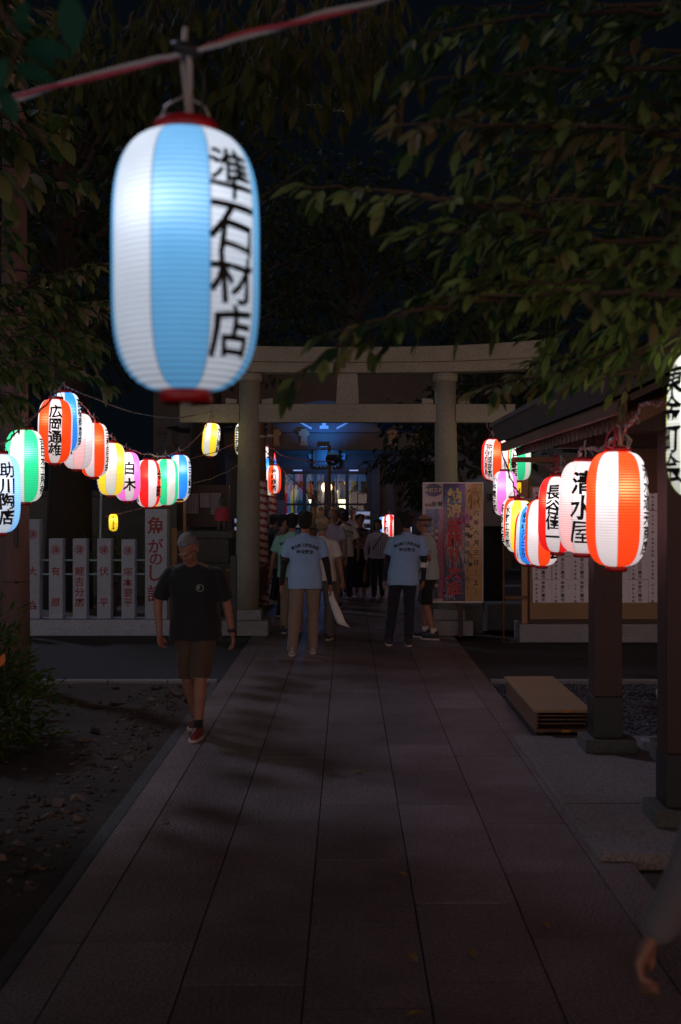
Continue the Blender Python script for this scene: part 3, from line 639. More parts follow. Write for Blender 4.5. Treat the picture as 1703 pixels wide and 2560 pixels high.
# folded paper streamers hanging inside
for i, (x, z) in enumerate(((1.98, 1.72), (2.02, 1.45))):
    m = MB()
    for k in range(4): m.box((x-.03+.02*(k % 2), 7.0, z-.09*k-.09), (x+.03+.02*(k % 2), 7.003, z-.09*k))
    pv(m, 'paper_streamer', M['white'])
# ---------------------------------------------------------------- stacked low tables
T = empty('folding_table', (1.63, 9.3, 0), label='stack of low tan folding tables lying on the gravel beside the paved way', cat='table stack')
def tp(mb, name, mt, **k): return mb.build(name, mt, T, **k)
X0, X1, Y0, Y1 = -.2, .215, -.8, .82
m = MB(); m.box((X0-.012, Y0-.01, .198), (X1+.012, Y1, .222)); tp(m, 'tabletop', M['wood_light'], bevel=.004)
m = MB(); m.box((X0, Y0+.01, .045), (X1, Y1-.01, .072)); tp(m, 'lower_tabletop', M['wood_brown'], bevel=.004)
m = MB(); m.box((X0+.01, Y0+.02, .0), (X1, Y1-.01, .028)); tp(m, 'bottom_tabletop', M['wood_dark'], bevel=.004)
for (a, b) in (((X0+.0, Y0+.02, .075), (X0+.02, Y1-.03, .195)), ((X1-.02, Y0+.02, .075), (X1, Y1-.03, .195)), ((X0+.022, Y1-.05, .075), (X1-.022, Y1-.03, .195))):
    m = MB(); m.box(a, b); tp(m, 'side_panel', M['wood_brown'], bevel=.003)
for z in (.10, .13, .16):
    m = MB(); m.box((X0+.024, Y0+.05, z), (X1-.024, Y0+.07, z+.012)); tp(m, 'folded_leg', M['wood_brown'])
for (x, y) in ((X0+.04, Y0+.05), (X1-.06, Y0+.05), (X0+.04, Y1-.1), (X1-.06, Y1-.1)):
    m = MB(); m.box((x, y, .028), (x+.03, y+.05, .045)); m.box((x, y, -.02), (x+.03, y+.05, .0)); tp(m, 'spacer', M['wood_dark'])
M['tape'] = mat('tape', (.6, .22, .03), .5)
for z, w in ((.202, .016), (.048, .018), (.006, .014)):
    m = MB(); m.box((.0, Y0-.014, z), (.07, Y0-.0105, z+w)) if z > .1 else m.box((-.005, Y0+.004, z), (.065, Y0+.009, z+w)); tp(m, 'tape_label', M['tape'])
m = MB()
m.lathe([(.0, .36), (.02, .36), (.035, .33), (.07, .2), (.12, .05), (.13, -.02), (.0, -.03)], 20, cap=False); o = m.build('cloth_bag', M['white'], label='limp white cloth bag standing on the gravel behind the nearest pavilion post', cat='bag'); o.location = (2.98, 10.3, 0)
for v in o.data.vertices: v.co.x *= 1+.25*sin(v.co.z*9+v.co.y*12); v.co.y *= .7
# ---------------------------------------------------------------- notice board with donation sheets
YB = 14.35
B = empty('notice_board', (3.5, YB, 0), label='long plywood notice board covered with handwritten white sheets on a stone base, right', cat='notice board')
def bp_(mb, name, mt, par=B, **k): o = mb.build(name, mt, par, **k); o.matrix_parent_inverse = Matrix.Translation(-Vector(B.location)) if par is B else Matrix(); return o
m = MB(); m.box((2.20, YB-.05, 0), (6.4, YB+.45, .235)); bp_(m, 'stone_base', M['stone_grey'], bevel=.012)
m = MB(); m.box((2.34, YB+.02, .29), (6.2, YB+.05, 2.0)); bp_(m, 'backboard', M['ply'], bevel=.004)
for x in (2.27, 4.2, 6.25):
    m = MB(); m.box((x-.035, YB, .236), (x+.035, YB+.07, 2.3)); bp_(m, 'frame_post', M['wood_light'], bevel=.005)
m = MB(); m.box((2.2, YB+.02, .24), (2.9+3.4, YB+.06, .285)); bp_(m, 'rail', M['wood_dark'])
m = MB(); m.box((2.1, YB-.25, 2.3), (6.4, YB+.35, 2.36)); bp_(m, 'board_roof', M['wood_brown'])
names = ['上条一平殿', '大島町会殿', '浅野久美殿', '水野幸三殿', '高橋工業殿', '谷川良一殿', '会津太郎殿', '小山三平殿']
def sheets(x0, nx, rows):
    for j, z in enumerate(rows):
        for i in range(nx):
            x = x0+i*.248; m = MB(); dx, dz_ = R.uniform(-.004, .004), R.uniform(-.004, .004)
            m.box((x+dx, YB+.012, z+dz_), (x+.244+dx, YB+.0145, z+.292+dz_)); s = bp_(m, 'notice_sheet', M['paper'])
            q = MB(); V, F_ = col_text('金参阡圓也' if j == len(rows)-1 else '金伍阡圓也', .052, .054, .022, jit=.04); plane_text(q, V, F_, (x+.135, YB+.0105, z+.145))
            V, F_ = col_text(R.choice(names), .036, .052, .015, jit=.05); plane_text(q, V, F_, (x+.05, YB+.0105, z+.12))
            V, F_ = col_text('一', .07, .05, .0); q.add([(x+.215+b_*.4, YB+.0105, z+.2+a_) for a_, b_ in V], F_)
            q.build('handwriting', M['ink'], s)
r0 = P(0, 1387, YB).z
sheets(2.375, 7, [r0+k*.295 for k in (4, 3, 2, 1, 0)])
sheets(4.245-.14+.0, 7, [r0+.2785+k*.295 for k in (3, 2, 1, 0)])
# rough little stone wall and things right of the gate
m = MB(); m.box((1.95, 15.6, 0), (7, 16.0, .38)); 
W_ = m.build('low_wall', M['stone_dark'], bevel=.02, label='low dark stone wall behind the banner and the notice board', cat='wall')
m = MB(); m.tube([(0, 0, 0), (0, 0, 1.25)], .012, 8); o = m.build('iron_stake', M['wood_brown'], label='thin rusty upright rod between the banner and the notice board', cat='stake'); o.location = (1.98, 14.2, 0)
m = MB(); m.box((-.03, -.02, 0), (.03, .02, .02)); 
m = MB(); m.box((0, -.012, .6), (.31, .012, .64)); o = m.build('timber_brace', M['wood_brown'], label='short brown horizontal brace joining the rusty rod to the notice board', cat='brace'); o.location = (1.98, 14.24, -.04)
m = MB(); m.box((-.03, -.03, 0), (.03, .03, 3.2)); m.build('timber_pole', M['wood_brown'], bevel=.004, label='slim brown timber pole rising behind the tip of the dark eave', cat='pole').location = (P(1219, 0, 15).x, 15, 0)
M['yellow'] = mat('yellow', (.45, .30, .03), .5, .4, 5)
T = empty('yellow_frame', (P(1207, 0, 15.4).x, 15.4, 0), label='yellow painted upright and crossbar standing behind the plain yellow lantern', cat='frame')
m = MB(); m.box((-.03, -.03, 0), (.03, .03, 2.1)); m.build('upright', M['yellow'], T); m = MB(); m.box((.031, -.02, 1.52), (.4, .02, 1.58)); m.build('crossbar', M['yellow'], T)
m = MB(); m.box((.16, -.04, 1.35), (.5, -.025, 1.86)); pl = m.build('panel', M['yellow'], T); q = MB(); V, F_ = row_text('東金', .12, .13, .02); plane_text(q, V, F_, (.36, -.042, 1.6)); q.build('lettering', M['ink'], pl)
# ---------------------------------------------------------------- festival banner
YN = 14.85
xa, xb = P(973, 0, YN).x, P(1113, 0, YN).x; zt, zb = P(0, 1110, YN).z, P(0, 1388, YN).z; wN = xb-xa; hN = zt-zb
G = empty('festival_banner', ((xa+xb)/2, YN, 0), label='tall festival poster board wrapped in shiny crinkled plastic right of the gate opening', cat='banner board')
def pm(name, c): return mat(name, c, .3, .35, 3, .75, 22, coat=1.0, c2=tuple(x*.6 for x in c))
M['b_w'] = pm('b_w', (.42, .38, .40)); M['b_n'] = pm('b_n', (.012, .018, .10)); M['b_o'] = pm('b_o', (.50, .27, .08)); M['b_t'] = pm('b_t', (.02, .16, .28)); M['b_p'] = pm('b_p', (.36, .04, .14)); M['b_g'] = pm('b_g', (.4, .35, .05))
M['b_red'] = mat('b_red', (.50, .02, .03), .4); M['b_gold'] = mat('b_gold', (.65, .55, .2), .4); M['b_txt'] = mat('b_txt', (.65, .62, .45), .4)
def bx(u0, u1, v0, v1, y, name, mt, **k):     # u right, v down, fractions of the board
    m = MB(); m.box((-wN/2+u0*wN, y, zt-v1*hN), (-wN/2+u1*wN, y+.004, zt-v0*hN)); return m.build(name, mt, G, **k)
m = MB(); m.box((-wN/2, .012, zb), (wN/2, .04, zt)); m.build('board', M['white'], G, bevel=.004)
s1 = bx(.012, .33, .01, .985, .006, 'left_strip', M['b_w']); s2 = bx(.335, .70, .01, .985, .006, 'middle_strip', M['b_n']); s3 = bx(.705, .985, .01, .985, .006, 'right_strip', M['b_o'])
for i, c in enumerate(('b_t', 'b_t', 'b_n', 'b_p')): bx(.05+.072*i, .116+.072*i, .22, .965, .002, 'colour_band', M[c])
m = MB(); m.lathe([(.0, 0), (.15*wN, 0)], 28, cap=False)
me = m.mesh('crest')
for v in me.vertices: x, y, z = v.co; v.co = (-wN/2+.18*wN+x*.95, .003, zt-.065*hN+y*.72)
link('crest', me, M['b_n'], G)
def gtext(s, u, v, size, pitch, mt, par, vert=True, y=-.0005, off=.02):
    q = MB(); V, F_ = (col_text if vert else row_text)(s, size, pitch, off); plane_text(q, V, F_, (-wN/2+u*wN, y, zt-v*hN)); return q.build('lettering', mt, par)
for s, v, c in (('納', .11, 'b_gold'), ('涼', .235, 'b_gold'), ('盆', .36, 'b_red'), ('踊', .485, 'b_red'), ('り', .61, 'b_red'), ('大', .745, 'b_red'), ('会', .875, 'b_red')): gtext(s, .52, v, .20, .2, M[c], s2, off=.03)
gtext('令和六年八月三日（土）', .88, .5, .075, .132, M['ink'], s3, y=.0045); gtext('午後七時〜九時', .79, .45, .068, .125, M['ink'], s3, y=.0045); gtext('大雨順延四日（日）', .745-.01, .58, .06, .118, M['ink'], s3, y=.0045)
gtext('協賛', .24, .18, .07, .08, M['ink'], s1, y=.0045, vert=False); gtext('金町', .1, .19, .05, .055, M['inkb'], s1, y=.0045, vert=False)
gtext('東金町自治会', .083, .5, .045, .075, M['b_txt'], s1); gtext('協賛商店会会', .155, .45, .045, .075, M['b_txt'], s1); gtext('主催東金町三和自治会', .227, .6, .052, .09, M['b_txt'], s1)
gtext('金町三和', .18, .065, .055, .062, M['b_txt'], s1, vert=False, y=.0015)
FW = {'fire_pink': (.8, .25, .6), 'fire_red': (.75, .10, .06), 'fire_white': (.75, .7, .75), 'fire_blue': (.05, .3, .75), 'fire_gold': (.75, .5, .1)}
FWM = {k: mat(k, v, .35) for k, v in FW.items()}
def burst(k, u, v, r, n, y=.0036, fall=0, lim=(0, 1)):
    q = MB(); cx, cz = -wN/2+u*wN, zt-v*hN
    for i in range(n):
        a = R.uniform(0, 2*pi); r0 = r*R.uniform(.1, .8); r1 = min(r, r0+r*R.uniform(.08, .5)); w = R.uniform(.0015, .004)
        x0, z0, x1, z1 = cx+cos(a)*r0, cz+sin(a)*r0, cx+cos(a)*r1, cz+sin(a)*r1-fall*r*R.random()
        dx, dz_ = z1-z0, -(x1-x0); l = sqrt(dx*dx+dz_*dz_)+1e-6; dx, dz_ = dx/l*w, dz_/l*w
        L0_, L1_ = -wN/2+lim[0]*wN, -wN/2+lim[1]*wN
        if min(x0, x1)-w < L0_ or max(x0, x1)+w > L1_ or max(z0, z1) > zt-.03 or min(z0, z1) < zb+.03: continue
        q.add([(x0-dx, y, z0-dz_), (x0+dx, y, z0+dz_), (x1+dx*.3, y, z1+dz_*.3), (x1-dx*.3, y, z1-dz_*.3)], [(0, 1, 2, 3)])
    q.build('firework', FWM[k], s2)
burst('fire_pink', .66, .28, .13, 170, .0015, .6, (.34, .98)); burst('fire_red', .5, .45, .2, 190, .0012, .8, (.34, .70)); burst('fire_white', .5, .5, .25, 120, .0009, .9, (.34, .98)); burst('fire_blue', .45, .12, .2, 130, .0018, .3, (.34, .7))
burst('fire_gold', .86, .08, .2, 260, .0013, .8, (.70, .985)); burst('fire_pink', .45, .8, .25, 70, .0016, .3, (.34, .7)); burst('fire_white', .42, .92, .12, 60, .0017, .2, (.335, .7)); burst('fire_red', .26, .5, .2, 70, -.001, .8, (.0, .34)); burst('fire_blue', .15, .28, .15, 60, -.0012, .8, (.0, .34))
for u in (.63, .05):
    m = MB(); m.box((-wN/2+u*wN-.03, .042, 0), (-wN/2+u*wN+.03, .08, zt-.06)); m.build('support_post', M['wood_dark'], G)
m = MB(); m.cbox((0, .12, .2), (.8, .28, .4)); o = m.build('stone_block', M['stone_dark'], bevel=.02, label='squat dark stone block under the festival poster board', cat='stone'); o.location = ((xa+xb)/2+.05, 15.25, 0)
# ---------------------------------------------------------------- striped festival poles
def spole(x0, x1, Y, ytop, ysplit, label, r=.07):
    b = P(x0, 1154.6, Y); b.z = 0; top = P(x1, ytop, Y); T = empty('striped_pole', b, label=label, cat='pole', group='red and white wrapped poles')
    zs = P(0, ysplit, Y).z; d = top-b; q = MB(); z = 0; n = 24
    H = zs; turns = H/.13
    rings = int(H/.02); vs = []; fs = []; mi = []
    for i in range(rings+1):
        t = i/rings*H/d.z; c = d*t
        for k in range(n): vs.append((c.x+r*cos(2*pi*k/n), c.y+r*sin(2*pi*k/n), c.z))
    for i in range(rings):
        for k in range(n):
            fs.append((i*n+k, i*n+(k+1) % n, (i+1)*n+(k+1) % n, (i+1)*n+k)); mi.append(1 if ((i*.02/.13*(1.0)+k/n) % 1) < .42 else 0)
    me = bpy.data.meshes.new('w'); me.from_pydata(vs, [], fs); me.polygons.foreach_set('material_index', mi); me.polygons.foreach_set('use_smooth', [True]*len(fs))
    link('striped_wrap', me, [M['polew'], M['poler']], T)
    q = MB(); q.tube([d*(zs/d.z*.98), d], [r*.8, r*.65], 12); q.build('bare_top', M['wood_brown'], T)
    q = MB(); c = d*.9; q.lathe([(r*.8, c.z-.02), (r*.9, c.z), (r*.8, c.z+.02)], 12, (c.x, c.y, 0)); q.build('binding', M['cable_w'], T)
spole(608, 603, 19.5, 962, 1105, 'red and white spiral wrapped pole nearest the left gate pillar', .085)
spole(634, 622, 21.2, 962, 1140, 'thinner red and white wrapped pole standing farther back', .075)
spole(760, 757, 26.2, 1024, 1250, 'brown pole standing in the middle before the shrine doors, striped only at its foot', .062)
# ---------------------------------------------------------------- shrine
YS = 30.0
def X_(x, Y=YS): return (x-CX)*Y/FV
def Z_(y, Y=YS): return CH-(y-CY)*Y/FV
S = empty('shrine_hall', (X_(752), YS, 0), label='dark timber shrine hall with glazed doors and a blue-lit gable beyond the gate', cat='shrine')
def sp_(mb, name, mt, par=S, **k): o = mb.build(name, mt, par, **k); o.matrix_parent_inverse = Matrix.Translation(-Vector(S.location)) if par is S else Matrix(); return o
d0, d1 = X_(652), X_(848); zh = Z_(1086); cxs = (d0+d1)/2
m = MB(); m.box((-5.2, YS, 0), (d0, YS+.2, 5.6)); m.box((d1, YS, 0), (4.4, YS+.2, 5.6)); m.box((d0, YS, zh+.10), (d1, YS+.2, 5.6)); sp_(m, 'wall', M['shrine_wood'])
for z in (3.05, 3.62, 4.0):
    m = MB(); m.box((-5.1, YS-.10-.03*(z-3), z), (4.3, YS-.002, z+.14)); sp_(m, 'crossbeam', M['shrine_wood'], bevel=.01)
for x in (-4.2, -2.75, d0-.2, d1+.2, 2.3, 3.8):
    m = MB(); m.box((x-.11, YS-.13, 0), (x+.11, YS-.004, 3.05)); m.box((x-.11, YS-.16, 3.195), (x+.11, YS-.05, 3.6)); sp_(m, 'column', M['shrine_wood'], bevel=.01)
# gable and roof
m = MB(); zg = Z_(1006); side = [(cxs-3.9, zg+.1), (cxs-1.6, zg+.22), (cxs, zg+.32), (cxs+1.6, zg+.22), (cxs+3.9, zg+.1), (cxs+4.1, zg+.3), (cxs+1.8, zg+.5), (cxs, zg+.75), (cxs-1.8, zg+.5), (cxs-4.1, zg+.3)]
side_prism(m, side, YS-2.6, YS+3); sp_(m, 'roof', M['roof'])
m = MB(); side_prism(m, [(cxs-3.6, zg-.45), (cxs+3.6, zg-.45), (cxs+3.6, zg-.02), (cxs-3.6, zg-.02)], YS-2.2, YS-2.0); sp_(m, 'front_beam', M['shrine_wood'], bevel=.02)
m = MB(); side_prism(m, [(cxs-1.45, zg+.0), (cxs+1.45, zg+.0), (cxs+1.3, zg+.21), (cxs, zg+.28), (cxs-1.3, zg+.21)], YS-2.1, YS-2.03); sp_(m, 'gable_panel', mat('gable', (.09, .10, .11), .5, .3, 5))
m = MB()
for x in (-1.1, 1.1):
    m.cbox((cxs+x*.5, YS-2.14, zg+.22), (.55, .03, .045), rot=(0, .5*(1 if x > 0 else -1)*-1, 0))
m.cbox((cxs, YS-2.14, zg+.12), (.22, .04, .08)); m.cbox((cxs, YS-2.14, zg+.2), (.1, .04, .08)); sp_(m, 'gable_carving', M['white'])
for i in range(14):
    x = cxs-3.4+i*.52
    if abs(x-cxs) < 1.3: continue
    m = MB(); m.box((x-.14, YS-2.55, zg+.07+.0), (x+.14, YS-2.3, zg+.13)); sp_(m, 'eave_tile', M['roof'])
for x in (X_(636, 27.8), X_(700, 27.8), X_(903-0, 27.8)*.999, X_(967, 27.8)):
    m = MB(); m.cbox((x, YS-2.25, zg-.1), (.16, .08, .34)); m.cbox((x, YS-2.26, zg-.04), (.26, .07, .12)); m.cbox((x, YS-2.25, zg-.31), (.2, .08, .08)); sp_(m, 'beam_nose', M['wood_light'], bevel=.01)
for x in (-3.3, 3.05):
    m = MB(); m.box((cxs+x-.14, YS-2.24, 0), (cxs+x+.14, YS-1.96, zg-.451)); sp_(m, 'porch_post', M['shrine_wood'], bevel=.02)
# glazed doors
for i in range(4):
    a = d0+(d1-d0)*i/4; b = d0+(d1-d0)*(i+1)/4; g = .045
    m = MB(); m.box((a, YS+.0, .1), (a+g, YS+.06, zh)); m.box((b-g, YS+.0, .1), (b, YS+.06, zh)); m.box((a+g, YS+.0, zh-.06), (b-g, YS+.06, zh)); m.box((a+g, YS, .1), (b-g, YS+.06, .3))
    for zz in (Z_(1161), Z_(1217)): m.box((a+g, YS+.002, zz-.03), (b-g, YS+.05, zz+.03))
    m.box(((a+b)/2-.012, YS+.005, .3), ((a+b)/2+.012, YS+.045, zh-.06)); fr = sp_(m, 'glazed_door', M['frame'])
    m = MB(); m.box((a+g, YS+.025, .3), (b-g, YS+.031, zh-.06)); 
    sp_(m, 'pane', M['doorglass'] if 'doorglass' in M else M.setdefault('doorglass', mat('doorglass', (.9, .95, 1), .02, trans=1.0)), fr)
m = MB(); m.box((d0-.12, YS-.06, 0), (d0, YS+.08, zh+.1)); m.box((d1, YS-.06, 0), (d1+.12, YS+.08, zh+.1)); m.box((d0, YS-.06, zh), (d1, YS+.08, zh+.1)); sp_(m, 'door_frame', M['frame'])
for x in (-.75, .75):
    m = MB(); m.box((cxs+x-.12, YS-.09, zh+.02), (cxs+x+.12, YS-.062, zh+.05)); sp_(m, 'frame_light', mat('fl', (.5, .6, .8), .4, emit=(.5, .6, 1), es=.5))
# interior
m = MB(); m.box((d0-1, YS+3.0, 0), (d1+1, YS+3.1, 3.4)); m.box((d0-1, YS+.2, .0), (d1+1, YS+3, .35)); m.box((d0-1, YS+.2, 3.3), (d1+1, YS+3, 3.4)); sp_(m, 'inner_room', mat('inner', (.11, .075, .055), .6, .5, 3))
m = MB(); m.box((d0+.05, YS+.5, Z_(1107)), (d1-.05, YS+.53, Z_(1091))); sp_(m, 'curtain_band', mat('curt', (.35, .5, .75), .7, .3, 12, emit=(.05, .12, .28), es=.35))  # faint blue glow put into the band, it is no lamp
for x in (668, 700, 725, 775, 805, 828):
    m = MB(); m.box((X_(x)-.04, YS+.54, Z_(1128)), (X_(x)+.04, YS+.56, Z_(1107))); sp_(m, 'hanging_strip', mat('strip', (.35, .45, .6), .7, emit=(.07, .13, .25), es=.3))  # weak glow set into the strips themselves
m = MB(); m.box((d0+.4, YS+1.8, .35), (d1-.4, YS+2.4, Z_(1178))); m.box((d0+.7, YS+2.0, Z_(1178)), (d1-.7, YS+2.5, Z_(1168))); sp_(m, 'altar', M['wood_brown'])
for x in (740, 778):
    m = MB(); m.lathe([(.12, 0), (.07, .3), (.16, .55), (.05, .8)], 12, (X_(x), YS+2.0, Z_(1168)+.003)); sp_(m, 'vase', M['metal'])
lm = mat('altar_lamp', (.9, .85, .6), .5, emit=(1, .85, .5), es=2.2)
for x in (704, 790):
    T = empty('altar_lamp', (X_(x)*1.03, YS+1.2, 0), label='lit square white lamp inside the shrine, '+('left' if x < 750 else 'right')+' of the centre pole', cat='lamp', group='lamps inside the shrine')
    m = MB(); m.tube([(0, 0, .352), (0, 0, Z_(1172))], .03, 8); m.build('stand', M['frame'], T)
    m = MB(); zc = Z_(1172); k = [(-.10, zc), (.10, zc), (.14, zc+.26), (-.14, zc+.26)]; side_prism(m, k, -.1, .1); m.build('shade', lm, T)
sh = MB(); sh.lathe([(.22, .36), (.2, 1.2), (.26, 1.7), (.12, 2.1), (.02, 2.2)], 14); sh.build('blue_cloth', mat('bcloth', (.1, .4, .75), .7, emit=(.01, .05, .1), es=.4), label='light blue draped cloth standing inside the shrine doors left of the lit lamp', cat='cloth').location = (X_(692)*1.02, YS+.9, 0)  # cloth carries a little added glow
T = empty('paper_decoration', (X_(668)*1.02, YS+.8, 0), label='colourful tassel decoration inside the leftmost shrine door', cat='decoration')
for i, c in enumerate(((.6, .03, .03), (.05, .2, .6), (.6, .5, .05), (.5, .5, .5))):
    m = MB(); m.tube([(-.15+.1*i, 0, 2.25), (-.13+.09*i, .02, 1.9), (-.1+.08*i, 0, 1.2)], [.03, .06, .04], 8); m.build('tassel', mat('tas%d' % i, c, .6, emit=c, es=.25), T)  # each tassel given a faint glow in its own colour
m = MB(); m.tube([(-.2, 0, 2.28), (.25, 0, 2.28)], .02, 6); m.tube([(.02, 0, .352), (.02, 0, 2.28)], .015, 6); m.build('rod', M['frame'], T)
m = MB(); m.ell((0, 0, 0), (.18, .1, .16)); m.tube([(0, 0, -.16), (0, 0, -2.0)], .02, 6); m.build('bell', mat('bell', (.55, .45, .05), .3, emit=(.1, .08, .01), es=.4), label='round yellow drum on a stand behind the right-hand shrine pane', cat='drum').location = (X_(806)*1.02, YS+.9, 2.36)  # slight glow added to the drum itself
# plaque, small name tags, blue lamp
T = empty('name_plaque', (X_(801-0)*0+X_(772-48+10), YS-.3, Z_(1075)), label='upright framed plaque with pale studs hanging over the shrine doors', cat='plaque')
T.location.x = (X_(752)); m = MB(); m.box((-.33, 0, 0), (.33, .05, .62)); m.build('plaque_board', M['frame'], T); m = MB()
for k in range(9): m.ell((-.33, -.01, .04+.07*k), (.022, .02, .028), n=6, k=5); m.ell((.33, -.01, .04+.07*k), (.010, .012, .012), n=6, k=5)
for k in range(6): m.ell((-.24+.096*k, -.01, 0), (.02, .02, .02), n=6, k=5)
m.build('studs', M['gold'], T)
m = MB(); m.box((-.33, -.025, 0), (-.28, .001, .62)); m.box((.28, -.025, 0), (.33, .001, .62)); m.box((-.27, -.025, .57), (.27, .001, .62)); m.box((-.27, -.025, 0), (.27, .001, .05)); m.build('plaque_frame', M['wood_dark'], T)
tagm = mat('nametag', (.42, .5, .6), .6)
for (x0, x1, y0, y1) in ((753-0, 768, 1105, 1111), (738, 752, 1105, 1111), (770, 786, 1105, 1111), (852, 862, 1105, 1111), (700, 716, 1136, 1146), (722, 727, 1134, 1147), (775, 790, 1134, 1146)):
    pass
for (a, b, c, d) in ((554, 625, 320, 348), (635, 705, 320, 348), (715, 790, 322, 345), (1040, 1082, 320, 348), (1130, 1202, 318, 358), (652, 724, 474, 524), (748, 766, 468, 532), (1034, 1094, 462, 534)):
    x0, x1 = [(640+.2041*q)/1.0861 for q in (a, b)]; y0, y1 = [(1040+.2041*q)/1.0861 for q in (c, d)]
    T = empty('name_tag', (X_((x0+x1)/2), YS-.125, Z_((y0+y1)/2)), label='pale pasted name slip on the shrine front, '+('upper row' if c < 400 else 'lower row')+', '+{554: 'first', 635: 'second', 715: 'third', 1040: 'fourth', 1130: 'fifth', 652: 'left one, wide', 748: 'narrow one', 1034: 'right of the plaque'}[a], cat='paper slip', group='name slips on the shrine front')
    w, h = X_(x1)-X_(x0), Z_(y0)-Z_(y1); m = MB(); m.box((-w/2, 0, -h/2), (w/2, .006, h/2)); s = m.build('slip', tagm, T)
    q = MB(); V, F_ = row_text('東金町' if w > .2 else '札', min(h*.7, w*.3 if w > .2 else w), w*.3, .03); plane_text(q, V, F_, (0, -.002, 0)); q.build('lettering', M['inkb'], s)
T = empty('blue_floodlight', (cxs, YS-3.1, zg-.35), label='small floodlight under the porch roof that turns the gable blue', cat='floodlight')
m = MB(); m.cbox((0, 0, 0), (.3, .12, .12)); m.tube([(0, .06, 0), (0, .8, .0)], .02, 6); m.build('housing', M['frame'], T)
def lamp(name, typ, loc, e, c, tgt=None, size=.3, par=None, spot=1.6):
    d = bpy.data.lights.new(name, typ); d.energy = e; d.color = c; o = bpy.data.objects.new(name, d); COL.objects.link(o); o.location = loc
    if typ == 'AREA': d.size = size
    else: d.shadow_soft_size = size
    if typ == 'SPOT': d.spot_size = spot; d.spot_blend = .8
    if tgt is not None: o.rotation_euler = (Vector(loc)-Vector(tgt)).to_track_quat('Z', 'Y').to_euler()
    if par:
        o.parent = par; o.matrix_parent_inverse = Matrix.Translation(-Vector(par.location))
    return o
lamp('blue_lamp', 'SPOT', (cxs, YS-3.1, zg-.22), 60, (.02, .26, 1), (cxs, YS-2.1, zg+.5), .05, T, 2.0)
lamp('blue_wall_lamp', 'POINT', (cxs, YS-1.2, zg-.5), 40, (.03, .27, 1), None, .15, T)
# speaker on the centre pole
lamp('altar_light', 'POINT', (cxs, YS+1.4, 2.2), 9, (1, .62, .38), None, .15, S)
T = empty('loudspeaker', P(766, 1060, 26.0), label='round blue-rimmed loudspeaker fixed high on the centre pole', cat='loudspeaker')
m = MB(); m.lathe([(.05, -.18), (.08, -.1), (.2, .1), (.22, .12), (.19, .1), (.06, -.05)], 20, cap=False); me = m.mesh('horn'); me.transform(Matrix.Rotation(radians(70), 4, 'X')); link('horn', me, M['metal_dark'], T)
m = MB(); m.cbox((0, 0, .22), (.3, .16, .08)); m.cbox((-.02, .05, -.15), (.05, .05, .3)); m.build('bracket', mat('spk', (.1, .4, .7), .5), T); T.scale = (.75, .75, .75)
# racks of little white cups
def rack(x0, x1, ys, Y, label, n, where):
    a, b = P(x0, 0, Y).x, P(x1, 0, Y).x; T = empty('cup_rack', ((a+b)/2, Y, 0), label=label, cat='rack'); w = b-a
    for i, yy in enumerate(ys):
        z = P(0, yy, Y).z; m = MB(); m.box((-w/2, -.08, z-.02), (w/2, .12, z)); m.build('shelf', M['metal'], T)
        for k in range(n):
            q = MB(); q.lathe([(.018, .001), (.03, .07), (.026, .07), (.014, .01)], 8, cap=False); q.ell((0, 0, .075), (.022, .022, .02), n=6, k=4)
            if 'me' not in rack.__dict__: rack.me = q.mesh('cup')
            link('white_cup', rack.me if len(rack.me.materials) else rack.me, None if len(rack.me.materials) else M['cupw'], label='small white cup standing in the %s row of %s' % (('top', 'middle', 'bottom')[i], where), cat='cup', group='white cups on racks').location = ((a+b)/2-w/2+w*(k+.5)/n, Y, z)
    for x in (-w/2-.02, w/2+.02):
        m = MB(); m.box((x-.02, -.08, 0), (x+.02, .12, P(0, ys[0], Y).z+.1)); m.build('rack_post', M['frame'], T)
M['cupw'] = mat('cupw', (.8, .82, .9), .3, emit=(.25, .28, .45), es=.5)  # pale glow set into the cups, though they are no lamps
rack(820, 852, (1186, 1204.5, 1224), 27.5, 'dark rack with three rows of small white cups right of the shrine doors', 7, 'the rack right of the shrine doors')
rack(789, 815, (1190,), 27.4, 'low rack with one row of white cups before the right-hand shrine door', 6, 'the rack before the right-hand shrine door')
rack(659, 690, (1190,), 27.4, 'low rack with one row of white cups before the left-hand shrine door', 7, 'the rack before the left-hand shrine door')
rack(540, 570, (1203, 1222), 25.5, 'rack with two rows of white cups left of the gate pillar', 7, 'the rack left of the gate pillar')
# stone lantern base, fox statue, sheets behind the fence
T = empty('stone_pedestal', (P(475, 0, 18.5).x, 18.5, 0), label='stepped dark stone pedestal behind the fence carrying the fox', cat='pedestal')
for i, (w, z0, z1) in enumerate(((1.3, 0, .35), (1.0, .351, .8), (.8, .801, 1.2), (.95, 1.201, 1.32))):
    m = MB(); m.box((-w/2, -w/2*.7, z0), (w/2, w/2*.7, z1)); m.build('step', M['stone_dark'], T, bevel=.02)
T = empty('fox_statue', (P(521, 0, 18.4).x-.0, 18.4, 1.322-.0), label='seated dark stone fox wearing a red bib on the pedestal behind the fence', cat='statue')
T.location.x = P(512, 0, 18.4).x
m = MB(); m.ell((0, .05, .16), (.09, .15, .16)); m.tube([(0, -.02, .2), (0, -.06, .38), (0, -.07, .44)], [.085, .06, .05], 10); m.ell((0, -.09, .47), (.06, .075, .055)); m.tube([(0, -.14, .46), (0, -.2, .44)], [.035, .014], 8)
for s in (-1, 1): m.tube([(s*.03, -.07, .51), (s*.042, -.06, .58)], [.022, .004], 6); m.tube([(s*.045, -.09, .25), (s*.045, -.12, .0)], [.035, .026], 8)
m.tube([(0, .18, .08), (.0, .25, .25), (0, .22, .42), (0, .2, .5)], [.04, .07, .05, .01], 10); b_ = m.build('body', M['stone_dark'], T)
